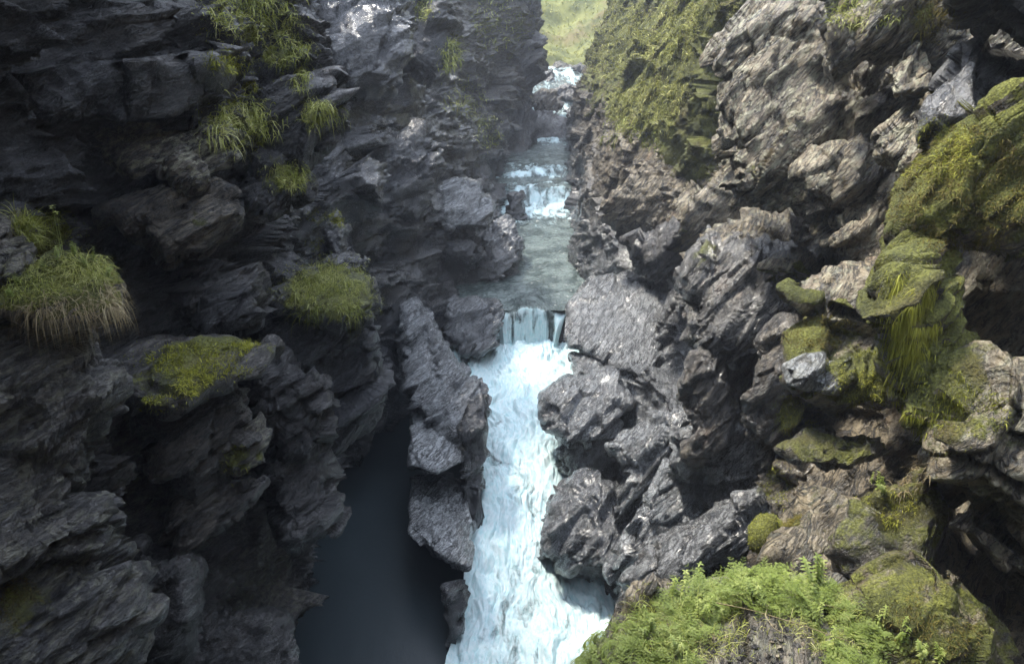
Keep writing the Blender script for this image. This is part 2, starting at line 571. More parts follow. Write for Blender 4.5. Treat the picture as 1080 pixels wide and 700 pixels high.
left_wall = wall("gorge_wall_left", LEFT, -1)
right_wall = wall("gorge_wall_right", RIGHTW, 1)
tag(left_wall, "dark wet slate wall of the gorge on the left bank", "cliff")
tag(right_wall, "brown mossy slate wall of the gorge on the right bank", "cliff")

# ------------------------------------------------------------------ the stream
RIVER = [  # y, z, foam, left x, right x
    (2, -.15, .85, -1.6, 2.6), (6, -.1, .85, -1.3, 2.4), (9, 0.0, .85, -1.0, 2.2), (10.5, 0.1, .8, -.8, 2.2), (12, 0.35, .8, -.8, 1.8), (13.2, 0.75, .85, -.9, 1.5),
    (14.5, .95, .82, -1.0, 1.7), (15.8, 1.16, .9, -1.3, 1.9), (17.0, 1.29, 1.0, -1.6, 2.0), (18.3, 1.34, 1.0, -1.6, 2.0),
]


def river():
    rows = np.array(RIVER)
    Y = geo_range(2, 18.3, 0.012, 1.0012)
    nx = 330
    zz = np.interp(Y, rows[:, 0], rows[:, 1]); ff = np.interp(Y, rows[:, 0], rows[:, 2])
    xl = np.interp(Y, rows[:, 0], rows[:, 3]); xr = np.interp(Y, rows[:, 0], rows[:, 4])
    t = np.linspace(0, 1, nx)
    X = xl[:, None] + (xr - xl)[:, None] * t
    V = np.stack([X, np.repeat(Y[:, None], nx, 1), np.repeat(zz[:, None], nx, 1)], 2).reshape(-1, 3)
    foam = np.repeat(ff[:, None], nx, 1).ravel()
    q = V.copy(); q[:, 2] = 0
    wq = q + 0.25 * np.stack([fbm(q * 1.3, 2, 330), fbm(q * 1.3, 2, 331), np.zeros(len(q))], 1)
    a = fbm(wq * np.array([1.6, .75, 1]), 4, 300)
    bb = np.abs(fbm(wq * np.array([4.0, 1.5, 1]), 4, 310))
    cc = np.abs(fbm(wq * np.array([11, 5, 1]), 4, 315))
    V[:, 2] += 0.20 * a + 0.16 * bb + 0.035 * cc + 0.006 * fbm(q * 22, 3, 320)
    # boil at the foot of the fall
    V[:, 2] += 0.12 * (.6 + 1.2 * bb) * np.exp(-((V[:, 1] - 17.5) / .5) ** 2)
    foam = foam + 0.25 * a + .25 * (bb - .25)
    me = mesh_np("stream", V, grid_faces(len(Y), nx), M_WATER, attrs={"foam": foam})
    return tag(link("stream", me), "white foaming rapids running down the middle of the gorge", "stream", kind='structure')


def pool(name, x0, x1, y0, y1, z, amp, foam, nx, ny):
    X, Y = np.meshgrid(np.linspace(x0, x1, nx), np.linspace(y0, y1, ny))
    V = np.stack([X.ravel(), Y.ravel(), np.zeros(X.size)], 1)
    z = np.interp(V[:, 1], *z) if isinstance(z, tuple) else z
    fo = np.interp(V[:, 1], *foam) if isinstance(foam, tuple) else np.full(len(V), foam)
    h = fbm(V * np.array([3.6, 2.4, 1]), 4, 400)
    V[:, 2] = z + amp * h * (1 + 2.5 * np.clip(fo, 0, 1))
    return V, mesh_np(name, V, grid_faces(ny, nx), M_WATER, attrs={"foam": fo + (.35 * h if name != "still_pool" else 0)})


stream = river()
_, me = pool("still_pool", -5.0, -0.6, -3, 18, -0.02, 0.002, -.5, 160, 500)
still = tag(link("still_pool", me), "dark still pool in the shade under the left wall", "pool", kind='structure')
_, me = pool("upper_pool", -3, 4, 18.36, 37.2, ([18.4, 20, 27.2, 28.1, 28.5, 30.3, 30.9, 36, 37], [2.15, 2.24, 2.50, 2.55, 3.05, 3.1, 3.3, 3.36, 3.5]), 0.04,
             ([18.35, 20, 24, 25.3, 27, 28.2, 28.6, 29.6, 30.4, 31.0, 32.5, 35, 36.6, 38], [.0, -.08, .0, .2, .6, .7, .45, .2, .6, .45, .1, .0, .55, .5]), 260, 900)
upper = tag(link("upper_pool", me), "rippled grey pool above the waterfall", "pool", kind='structure')


def waterfall():
    """the sheet over the lip: a chute on either side of a thin curtain"""
    nu, nv = 300, 170
    t = np.linspace(0, 1, nu)[:, None]; s = np.linspace(0, 1, nv)[None, :]
    x0, x1 = -.50, 1.42
    x = x0 + (x1 - x0) * t
    # the lip stands forward in the middle and back at the two chutes
    lip = 18.28 + .38 * np.abs(t - .5) ** 1.5 * 2 - .10 * np.exp(-((t - .47) / .2) ** 2)
    lipz = 2.13 - .05 * np.exp(-((t - .12) / .1) ** 2) - .12 * np.exp(-((t - .9) / .1) ** 2)
    wob = fbm(np.concatenate([t * 7, 0 * t, 0 * t], 1), 3, 530)[:, None]
    lip = lip + .14 * wob
    lipz = lipz + .05 * wob + .13 * np.exp(-((t - .48) / .2) ** 2)
    k = np.clip((s - .32) / .68, 0, 1)
    flat = np.clip(1 - s / .32, 0, 1)
    reach = .18 + .42 * np.exp(-((t - .1) / .13) ** 2) + .55 * np.exp(-((t - .93) / .12) ** 2)
    q = np.stack(np.broadcast_arrays(t * 16, s * 1.1, 0 * t * s), 2).reshape(-1, 3)
    st = fbm(q, 4, 500).reshape(nu, nv)
    st2 = fbm(q * np.array([2.6, 1.2, 1]), 3, 510).reshape(nu, nv)
    y = lip + .75 * flat - reach * k ** .9 - .05 * st * k - .03 * st2 * k
    z = lipz + .08 * flat - (lipz - 1.28) * k ** 1.7
    # the right chute slants inwards as it drops, the left one a little
    xx = x - .34 * k * np.exp(-((t - .97) / .13) ** 2) + .12 * k * np.exp(-((t - .05) / .12) ** 2)
    side = np.exp(-((t - .11) / .145) ** 2) + np.exp(-((t - .91) / .145) ** 2)
    mid = np.exp(-((t - .50) / .23) ** 4)
    foam = (-.25 + 1.3 * side + mid * (.88 + .2 * k)) * sstep(.05, .42, s + 0 * t) + .55 * st * k + .45 * st2 * k - .10 * flat + .25 * st * flat + .5 * sstep(.85, 1, k + 0 * t)
    V = np.stack(np.broadcast_arrays(xx, y, z), 2).reshape(-1, 3)
    me = mesh_np("waterfall", V, grid_faces(nu, nv)[:, ::-1], M_WATER, attrs={"foam": foam.ravel()})
    return tag(link("waterfall", me), "low waterfall in three strands over a dark rock lip", "waterfall", kind='structure')


waterfall()


def cascade():
    ny, nx = 260, 160
    Y = np.linspace(37, 48.5, ny)[:, None]; X = np.linspace(-.5, 5, nx)[None, :]
    z = np.interp(Y, [37, 38, 39, 40.2, 40.6, 42, 43.5, 44.5, 46, 48.5], [3.45, 3.6, 3.75, 4.1, 4.25, 4.45, 5.1, 5.4, 5.7, 5.9]) + 0 * X
    V = np.stack(np.broadcast_arrays(X, Y, z), 2).reshape(-1, 3)
    h = fbm(V * np.array([2.2, 1.2, 0]), 4, 600)
    V[:, 2] += .22 * h
    me = mesh_np("far_cascade", V, grid_faces(ny, nx)[:, ::-1], M_WATER, attrs={"foam": .5 + .5 * h})
    return tag(link("far_cascade", me), "white water tumbling between boulders at the far end", "cascade", kind='structure')


cascade()

# ------------------------------------------------------------------ rock masses standing out of the walls
_ICO = {}


def ico(n):
    if n not in _ICO:
        import bmesh
        bm = bmesh.new()
        bmesh.ops.create_icosphere(bm, subdivisions=n, radius=1.0)
        V = np.array([v.co[:] for v in bm.verts]); F = np.array([[v.index for v in f.verts] for f in bm.faces])
        bm.free()
        _ICO[n] = (V / np.linalg.norm(V, axis=1, keepdims=True), F)
    return _ICO[n]


def outline_radius(pts, th):
    p = np.array(pts, float); c = p.mean(0)
    # centroid of the polygon
    q = np.roll(p, -1, 0); cr = p[:, 0] * q[:, 1] - q[:, 0] * p[:, 1]
    A = cr.sum() / 2
    if abs(A) > 1:
        c = ((p + q) * cr[:, None]).sum(0) / (6 * A)
    R = np.zeros(len(th))
    dx, dy = np.cos(th), np.sin(th)
    for a, b in zip(p, q):
        ax, ay = a - c; ex, ey = b - a
        den = dx * ey - dy * ex
        den = np.where(np.abs(den) < 1e-9, 1e-9, den)
        t = (ax * ey - ay * ex) / den
        u = (ax * dy - ay * dx) / den
        ok = (t > 0) & (u >= -1e-6) & (u <= 1 + 1e-6)
        R = np.where(ok, np.maximum(R, t), R)
    return c, R


def rock(name, pts, d, thick, gx=0.0, gv=0.0, sub=6, amp=.55, big=.5, e=.5, tint=.2, moss=0.0, wet=.4, pale=0.0, light=0.0,
         parent=None, label=None, cat="rock", group=None, seed=0, mat=None, soft=0.0, back=None):
    """a rock mass: outline as seen in the photo, distance d, own thickness (m); gx, gv lean its face"""
    S, F = ico(sub)
    th = np.arctan2(S[:, 1], S[:, 0])
    c, R = outline_radius(pts, np.linspace(-math.pi, math.pi, 361))
    k = np.array([.25, .5, .25]); R = np.convolve(np.pad(R, 1, 'wrap'), k, 'valid')
    Rr = np.interp(th, np.linspace(-math.pi, math.pi, 361), R)
    cp = np.sqrt(np.clip(1 - S[:, 2] ** 2, 0, 1))
    rho = cp ** e
    w = np.sign(S[:, 2]) * np.abs(S[:, 2]) ** e
    u = np.cos(th) * Rr * rho
    v = np.sin(th) * Rr * rho            # pixels, v downwards
    um, vm = u * d / FPX, -v * d / FPX
    back = thick if back is None else back
    dep = d + gx * um - gv * vm - np.where(w > 0, w * thick, w * back)
    px, py = c[0] + u, c[1] + v
    V = CAM + (FWD[None] + RIGHT[None] * ((px - 540) / FPX)[:, None] + UP[None] * ((350 - py) / FPX)[:, None]) * dep[:, None]
    F = F if np.dot(normals(V, F)[int(np.argmax(S[:, 2]))], CAM - V[int(np.argmax(S[:, 2]))]) > 0 else F[:, ::-1]
    n = normals(V, F)
    dd = rock_disp(V, 1.0, big, .45 if light > .5 else 1.0, seed, right=c[0] > 560) * amp * 1.25
    if soft:
        dd = dd * (1 - soft) + soft * (0.16 * fbm(V * 2.2, 4, 66 + seed) + .05 * fbm(V * 9, 3, 68))
    V = V + n * dd[:, None]
    me = mesh_np(name, V, F, mat or M_ROCK)
    o = link(name, me, parent)
    if parent is None:
        tag(o, label, cat, group)
    ROCKS.append(dict(o=o, V=V, F=F, tint=tint, moss=moss, wet=wet, pale=pale, side=0, light=light, right=float(c[0] > 560)))
    return o


LW, RW = left_wall, right_wall
# --- the spur between still pool and stream
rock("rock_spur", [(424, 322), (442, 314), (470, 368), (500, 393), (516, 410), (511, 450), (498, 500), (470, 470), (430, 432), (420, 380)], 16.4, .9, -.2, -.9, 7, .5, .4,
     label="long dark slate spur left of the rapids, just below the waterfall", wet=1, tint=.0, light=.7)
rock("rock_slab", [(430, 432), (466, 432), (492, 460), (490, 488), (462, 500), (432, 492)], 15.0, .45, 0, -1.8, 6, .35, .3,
     label="shiny wet slab in the middle of the dark spur left of the rapids", wet=1, tint=.0, light=1.0)  # light raises the slab colour in place of sun and wet sheen
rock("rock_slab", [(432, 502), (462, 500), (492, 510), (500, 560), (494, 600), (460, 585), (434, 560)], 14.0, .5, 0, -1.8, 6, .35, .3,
     label="pale shiny wet slab at the near end of the spur, above the still pool", wet=1, tint=.05, light=1.0)  # colour raised here too, standing in for sun and sheen
rock("spur_flank", [(490, 420), (514, 410), (515, 470), (504, 530), (512, 575), (497, 610), (484, 560), (488, 490)], 14.6, .4, .5, 0, 6, .45, .4, parent=LW, wet=1, tint=0)
rock("spur_toe", [(470, 620), (492, 612), (494, 650), (484, 700), (466, 700)], 12.4, .3, .3, 0, 5, .4, .4, parent=LW, wet=1, tint=0)
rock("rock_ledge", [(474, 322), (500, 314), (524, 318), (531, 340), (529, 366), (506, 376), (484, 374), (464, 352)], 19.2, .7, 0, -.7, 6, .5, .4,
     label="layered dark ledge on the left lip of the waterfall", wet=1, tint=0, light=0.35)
# --- left wall beyond
rock("rock_block", [(458, 203), (480, 192), (508, 196), (522, 214), (516, 242), (470, 244), (452, 224)], 21, .8, .3, -.6, 6, .5, .5,
     label="flat topped wet block high on the left wall beside the upper pool", wet=1, tint=.05, light=0.6)
rock("rock_block", [(520, 232), (535, 228), (554, 262), (546, 279), (514, 287), (510, 250)], 22.5, .6, .3, -.4, 6, .5, .5,
     label="wet layered block at the left edge of the upper pool, above the fall", wet=1, tint=.05, light=0.4)
rock("buttress", [(538, 206), (550, 204), (556, 230), (548, 238), (534, 236)], 27, .5, .5, 0, 5, .5, .5, parent=LW, wet=.8, tint=0)
rock("overhang", [(428, 232), (470, 244), (514, 262), (512, 278), (470, 268), (430, 258)], 20.6, .6, .3, -.3, 6, .6, .6, parent=LW, wet=.9, tint=0)
rock("buttress", [(398, 150), (440, 140), (462, 180), (440, 230), (404, 236), (385, 190)], 18.4, .7, .6, 0, 6, .8, .8, parent=LW, wet=.9, tint=0)
rock("buttress", [(326, -20), (396, -40), (432, 20), (440, 62), (414, 98), (378, 92), (332, 78)], 16.4, .8, .5, -.3, 6, .7, .5, parent=LW, wet=1, tint=0)
rock("buttress", [(400, -20), (450, -30), (476, 40), (470, 90), (440, 80), (415, 30)], 20, .9, .4, 0, 6, .7, .7, parent=LW, wet=.5, tint=.15)
rock("rock_pillar", [(500, -60), (556, -60), (564, 60), (561, 150), (556, 186), (540, 192), (518, 150), (494, 110)], 35, 1.3, .3, 0, 6, 1.0, 1.0,
     label="tall dark rock pillar narrowing the gorge on the left of the far cascade", wet=.4, tint=.2, moss=.15)
# --- left wall near the camera
rock("buttress", [(205, -60), (300, -50), (332, 60), (352, 120), (345, 152), (300, 152), (258, 112), (214, 50)], 9.9, .7, .4, -.2, 7, .8, .7, parent=LW, wet=.2, tint=.1)
rock("rock_ledge", [(102, 142), (150, 120), (236, 134), (252, 165), (204, 188), (128, 176)], 8.0, .5, .3, -.4, 6, .6, .5,
     label="grey lichen-spotted ledge high on the dark left wall", wet=.1, tint=.45, pale=.6)
rock("rock_ledge", [(102, 226), (190, 206), (249, 200), (246, 236), (216, 269), (180, 270), (140, 246)], 8.0, .5, .3, -.2, 6, .45, .4,
     label="smooth brownish overhanging ledge on the dark left wall, under the lichen-spotted one", wet=.1, tint=.5)
rock("rock_outcrop", [(-90, 205), (18, 222), (42, 262), (32, 306), (-90, 330)], 5.5, .5, .3, -.3, 6, .5, .4,
     label="small grey rock with moss at the left edge beside the grassy turf", wet=.1, tint=.4, moss=.2, pale=.3)
rock("buttress", [(-90, 345), (76, 326), (100, 400), (96, 500), (112, 580), (146, 640), (122, 700), (60, 780), (-90, 780)], 5.7, .8, .5, -.1, 7, .8, .6, parent=LW, wet=.4, tint=.22, pale=.25)
rock("mossy_ledge", [(96, 388), (140, 362), (240, 354), (292, 364), (270, 396), (216, 408), (180, 432), (148, 430)], 7.5, .4, .2, -1.3, 6, .25, .3,
     label="flat moss covered ledge in the middle of the left wall", wet=.2, tint=.2)
rock("buttress", [(164, 432), (216, 406), (248, 400), (264, 450), (240, 505), (205, 545), (172, 500)], 7.9, .5, .4, .2, 6, .6, .5, parent=LW, wet=.2, tint=.2)
rock("buttress", [(262, 390), (300, 380), (345, 400), (345, 470), (300, 480), (262, 450)], 9.4, .5, .4, .2, 6, .6, .5, parent=LW, wet=.2, tint=.1)
rock("rock_outcrop", [(238, 478), (262, 446), (285, 452), (284, 490), (256, 502), (238, 502)], 8.0, .32, .2, -.3, 5, .4, .4,
     label="pale lump of rock with a moss tuft, low on the left wall", wet=.2, tint=.35, pale=.4)
rock("ledge", [(160, 566), (180, 522), (240, 506), (282, 503), (270, 534), (220, 576), (178, 602)], 8.2, .5, .3, 0, 6, .6, .5, parent=LW, wet=.3, tint=.2)
rock("buttress", [(284, 492), (322, 464), (346, 480), (359, 536), (345, 562), (308, 577), (284, 540)], 10.0, .7, .4, -.2, 6, .5, .5, parent=LW, wet=.5, tint=.1)
rock("ledge", [(180, 700), (212, 655), (252, 648), (302, 650), (318, 740), (170, 780)], 9.0, .6, .3, -.2, 6, .5, .4, parent=LW, wet=.7, tint=.1)
rock("ledge", [(110, 600), (150, 570), (200, 600), (180, 680), (140, 660)], 7.6, .6, .4, 0, 6, .6, .5, parent=LW, wet=.4, tint=.1)
rock("rock_ledge", [(280, 308), (310, 292), (370, 276), (394, 300), (388, 338), (330, 334), (292, 328)], 10.5, .6, .3, -.8, 6, .45, .4,
     label="ledge topped with bright grass on the corner of the left wall", wet=.4, tint=.1)
rock("buttress", [(334, 236), (356, 220), (386, 265), (392, 292), (340, 288)], 11.0, .5, .3, -.5, 6, .6, .5, parent=LW, wet=.9, tint=.05)
rock("buttress", [(270, 332), (390, 332), (406, 380), (402, 430), (350, 480), (290, 440)], 11.0, .6, .4, .3, 7, .5, .5, parent=LW, wet=.3, tint=0)
rock("ledge", [(200, 306), (266, 300), (276, 345), (210, 356)], 8.6, .4, .3, 0, 6, .5, .5, parent=LW, wet=.3, tint=.05)
rock("ledge", [(245, 175), (300, 165), (325, 205), (300, 230), (255, 215)], 9.4, .4, .3, -.3, 6, .6, .5, parent=LW, wet=.3, tint=.1)
# --- right wall along the stream
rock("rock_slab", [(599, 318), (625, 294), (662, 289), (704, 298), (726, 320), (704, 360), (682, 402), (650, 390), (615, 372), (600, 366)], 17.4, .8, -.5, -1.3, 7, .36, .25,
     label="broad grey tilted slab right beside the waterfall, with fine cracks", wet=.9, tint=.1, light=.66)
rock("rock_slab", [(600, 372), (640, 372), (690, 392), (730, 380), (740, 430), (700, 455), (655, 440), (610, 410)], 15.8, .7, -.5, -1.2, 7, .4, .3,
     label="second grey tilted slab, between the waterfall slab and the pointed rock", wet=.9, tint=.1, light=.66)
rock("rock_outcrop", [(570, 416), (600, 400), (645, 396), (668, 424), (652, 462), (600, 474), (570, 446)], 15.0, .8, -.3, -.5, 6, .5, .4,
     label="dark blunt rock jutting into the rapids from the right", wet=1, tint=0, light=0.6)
rock("buttress", [(582, 456), (640, 446), (660, 480), (640, 505), (610, 512), (590, 494)], 15.0, .6, -.4, .3, 6, .5, .4, parent=RW, wet=1, tint=0)
rock("rock_outcrop", [(566, 588), (580, 532), (618, 500), (650, 508), (662, 560), (648, 604), (600, 606)], 13.6, .9, -.4, -.4, 6, .55, .5,
     label="black pointed rock in the foam at the right bank, the nearest in the water", wet=1, tint=0, light=0.3)
rock("ridge", [(642, 602), (654, 556), (690, 500), (716, 458), (762, 462), (790, 500), (744, 560), (692, 592), (664, 622)], 11.4, .7, -.5, -.3, 7, .6, .5, parent=RW, wet=.9, tint=.08, light=.8)
rock("ridge", [(640, 470), (690, 440), (724, 440), (712, 480), (680, 520), (650, 560), (632, 540), (660, 500)], 13.0, .6, -.5, -.3, 6, .6, .5, parent=RW, wet=1, tint=.05, light=.7)
rock("ridge", [(656, 612), (706, 564), (780, 522), (836, 498), (846, 560), (780, 590), (710, 612), (676, 632)], 9.2, .6, -.4, -.4, 7, .5, .4, parent=RW, wet=.7, tint=.25, light=.5)
rock("buttress", [(700, 455), (760, 440), (820, 430), (840, 500), (780, 520), (720, 500)], 10.4, .6, -.5, 0, 6, .6, .5, parent=RW, wet=.8, tint=.3, light=.4)
rock("rock_bulge", [(718, 292), (745, 255), (790, 238), (852, 262), (882, 300), (850, 340), (806, 372), (770, 386), (735, 366), (720, 330)], 10.4, .8, -.5, -.3, 7, .5, .4,
     label="big rounded brown-grey rock bulge in the middle of the right wall", wet=.6, tint=.5, light=0.25)
rock("rock_outcrop", [(720, 402), (740, 364), (764, 384), (776, 430), (762, 472), (728, 484)], 10.2, .5, -.3, 0, 6, .5, .4,
     label="pointed brown rock left of the dark hole in the right wall", wet=.5, tint=.45)
rock("buttress", [(800, 372), (830, 340), (846, 400), (830, 460), (800, 480), (780, 440)], 9.0, .5, -.5, 0, 6, .5, .4, parent=RW, wet=.5, tint=.5)
rock("buttress", [(662, 256), (720, 240), (762, 255), (746, 286), (690, 302), (668, 286)], 14.4, .6, -.4, 0, 6, .6, .5, parent=RW, wet=.4, tint=.3)
# --- right wall near the camera, above
rock("rock_wall_bulge", [(745, 60), (790, 16), (860, -30), (935, 10), (952, 90), (938, 190), (900, 240), (850, 232), (780, 206), (748, 150)], 9.2, .7, -.5, -.2, 7, .55, .7, .4,
     label="broad lichen-crusted brown rock face high on the right wall", wet=0, tint=1, pale=.75)
rock("overhang", [(842, 182), (900, 150), (962, 190), (948, 258), (932, 296), (894, 288), (862, 236)], 8.0, .6, -.4, -.1, 6, .6, .5, parent=RW, wet=0, tint=.95, pale=.5)
rock("rock_outcrop", [(968, 122), (978, 92), (1010, 46), (1050, 38), (1078, 66), (1062, 108), (1022, 130), (986, 156)], 5.9, .45, -.3, -.6, 6, .5, .4,
     label="dark pointed wet rock above the mossy overhang on the right", wet=.6, tint=.25, light=0.3)
rock("rock_block", [(932, 76), (970, 44), (988, 70), (980, 97), (944, 103)], 6.8, .3, -.2, -.8, 6, .4, .3,
     label="pale flat block beside the dark pointed rock, upper right", wet=0, tint=1, pale=.9)
rock("rock_block", [(926, 142), (964, 108), (991, 140), (986, 167), (955, 180), (930, 162)], 6.6, .3, -.3, -.5, 6, .4, .3,
     label="pale lichen-covered block under the dark pointed rock, upper right", wet=0, tint=1, pale=.9)
rock("buttress", [(860, -40), (950, -60), (1010, -20), (990, 40), (930, 60), (880, 40)], 7.4, .5, -.4, -.2, 6, .6, .5, parent=RW, wet=0, tint=.9, pale=.4, moss=.2)
rock("buttress", [(1000, -60), (1160, -60), (1160, 60), (1080, 50), (1020, 30)], 5.4, .5, -.4, .2, 6, .6, .5, parent=RW, wet=0, tint=.3)
rock("mossy_overhang", [(938, 250), (960, 200), (1000, 140), (1050, 95), (1130, 60), (1180, 200), (1140, 290), (1050, 256), (992, 262), (955, 272)], 5.25, .5, -.4, .1, 7, .6, .25, moss=.66,
     label="big overhanging rock thickly covered in olive brown moss at the right edge", wet=0, tint=.8, soft=.15)
rock("mossy_rib", [(944, 282), (974, 262), (1002, 300), (1024, 360), (1004, 410), (986, 462), (950, 452), (942, 380)], 5.0, .22, -.35, -.1, 6, .8, .15, .75, moss=.6,
     label="upright rock rib hung with bright yellow-green moss under the overhang", wet=.1, tint=.6, cat="rock")
rock("mossy_ledge", [(822, 352), (870, 324), (932, 330), (946, 380), (940, 432), (880, 442), (830, 402)], 6.9, .5, -.3, -.5, 6, .45, .35, moss=.35,
     label="moss covered ledge on the right wall around the bare grey slab", wet=.1, tint=.8, pale=.3)
rock("rock_slab", [(826, 386), (850, 375), (900, 373), (906, 402), (880, 417), (850, 407), (834, 402)], 6.45, .2, -.2, -.4, 6, .25, .2,
     label="small bare grey slab poking out of the yellow moss on the right", wet=.3, tint=.15, pale=.2, light=0.9)
rock("rock_outcrop", [(984, 484), (1000, 420), (1040, 392), (1130, 396), (1160, 570), (1078, 588), (1030, 544), (990, 512)], 4.75, .5, -.4, 0, 7, .7, .5, moss=.3,
     label="layered rock with strips of moss at the right edge, below the dark hollow", wet=.1, tint=.8, pale=.4)
rock("ledge", [(816, 474), (850, 448), (932, 455), (944, 480), (902, 502), (840, 494)], 6.6, .4, -.3, -.5, 6, .45, .4, parent=RW, moss=.35, wet=.2, tint=.5, pale=.3)
rock("buttress", [(878, 570), (920, 510), (984, 488), (1004, 540), (992, 600), (960, 640), (900, 630)], 5.7, .5, -.4, -.3, 6, .6, .5, parent=RW, moss=.4, wet=.3, tint=.5, pale=.1, soft=.6)
rock("rock_outcrop", [(905, 645), (950, 602), (1010, 590), (1044, 640), (1066, 780), (920, 780)], 4.75, .45, -.4, -.3, 7, .75, .6, .8, moss=.5,
     label="brown mossy rock in the bottom right corner beside a dark hollow", wet=0, tint=.9, soft=.25)
rock("ledge", [(1000, 530), (1040, 545), (1110, 600), (1110, 640), (1050, 600), (1004, 560)], 4.9, .3, -.3, 0, 6, .4, .4, parent=RW, moss=.1, wet=0, tint=.7, pale=.4)
rock("earth_mound", [(624, 710), (656, 656), (716, 626), (796, 606), (866, 614), (920, 668), (975, 790), (600, 790)], 5.1, .9, -.1, -.7, 7, .45, .35,
     label="gravelly earth mound carrying the green plants at the bottom right", cat="mound", wet=.1, tint=.5, pale=.3, soft=.3, back=1.2)
rock("rusty_rock", [(660, 662), (668, 628), (690, 604), (704, 620), (700, 655), (684, 672)], 4.95, .2, -.2, 0, 5, .4, .4,
     label="rusty brown rock at the left foot of the green plants", wet=.3, tint=1)
# --- the far cascade: each boulder in the white water
for i, (pts, d, t, lab, kw) in enumerate([
    ([(564, 104), (572, 97), (584, 98), (593, 108), (588, 119), (568, 121)], 38.5, .55, "rounded brown boulder on the left of the far cascade", dict(tint=.7, wet=.2)),
    ([(583, 97), (594, 90), (611, 90), (611, 104), (598, 107), (586, 104)], 41, .5, "dark wet boulder under the white chute of the far cascade", dict(tint=.1, wet=.8)),
    ([(581, 71), (586, 66), (600, 66), (604, 73), (594, 77), (583, 76)], 45.5, .5, "pale rounded boulder at the top of the far cascade", dict(tint=.3, wet=.3, pale=.3)),
    ([(566, 76), (575, 70), (584, 76), (585, 88), (580, 97), (567, 96)], 43, .5, "dark cracked boulder at the left top of the far cascade", dict(tint=.1, wet=.7)),
    ([(603, 72), (612, 66), (624, 69), (620, 77), (607, 79)], 45, .5, "small dark boulder at the right top of the far cascade", dict(tint=.2, wet=.5)),
    ([(556, 124), (570, 118), (590, 120), (602, 132), (600, 153), (560, 156)], 37.2, .7, "large grey boulder in front of the far cascade pool", dict(tint=.25, wet=.6)),
    ([(594, 116), (602, 112), (610, 116), (612, 130), (603, 134)], 38.6, .4, "small grey boulder wedged at the right foot of the far cascade", dict(tint=.2, wet=.6)),
]):
    rock("boulder", pts, d, t, 0, -.5, 5, .5, .4, .75, label=lab, cat="boulder", group="boulders of the far cascade", seed=3 + i, **kw)

rock("fall_sill", [(520, 334), (560, 330), (606, 330), (608, 374), (560, 374), (522, 374)], 20.25, .35, 0, -.3, 6, .3, .3, parent=LW, wet=1, tint=0)


# --- the grass hill that closes the view
def hillside():
    nx, ny = 260, 260
    X, Y = np.meshgrid(np.linspace(-14, 18, nx), np.linspace(46, 80, ny))
    V = np.stack([X.ravel(), Y.ravel(), np.zeros(X.size)], 1)
    V[:, 2] = np.interp(V[:, 1], [46, 48, 50, 58, 66, 80], [4.8, 5.6, 6.6, 11.5, 17, 26]) + 0.25 * np.abs(V[:, 0] - 3)
    V[:, 2] += .8 * fbm(V * .25, 3, 700) + .35 * fbm(V * 1.1, 4, 710)
    m, nt, b = new_mat("hill_turf"); N = NT(nt)
    pos = N.n("ShaderNodeNewGeometry").outputs["Position"]
    c = N.mix(N.ramp(N.noise(pos, .9, 5, .6), .35, .65), (.075, .085, .022), (.17, .175, .045))
    c = N.mix(N.ramp(N.noise(pos, .45, 3, .5), .56, .68, 0, .7), c, (.12, .085, .04))
    N.l(c, b.inputs["Base Color"]); b.inputs["Roughness"].default_value = .9
    me = mesh_np("grass_hillside", V, grid_faces(ny, nx)[:, ::-1], m)
    return tag(link("grass_hillside", me), "sunlit yellow-green grass slope closing the gorge at the top", "hillside", kind='structure'), V


hill, HV = hillside()

# ------------------------------------------------------------------ looking up surfaces
bpy.context.view_layer.update()
_dg = bpy.context.evaluated_depsgraph_get()


def cast(px, py, jitter=0.0):
    """the surface seen at a pixel: point, normal, object, distance"""
    r = Vector(ray(px, py)); o = Vector(CAM)
    ok, loc, nor, idx, ob, _ = sc.ray_cast(_dg, o, r.normalized())
    if not ok:
        return None
    return np.array(loc), np.array(nor), ob, (loc - o).length


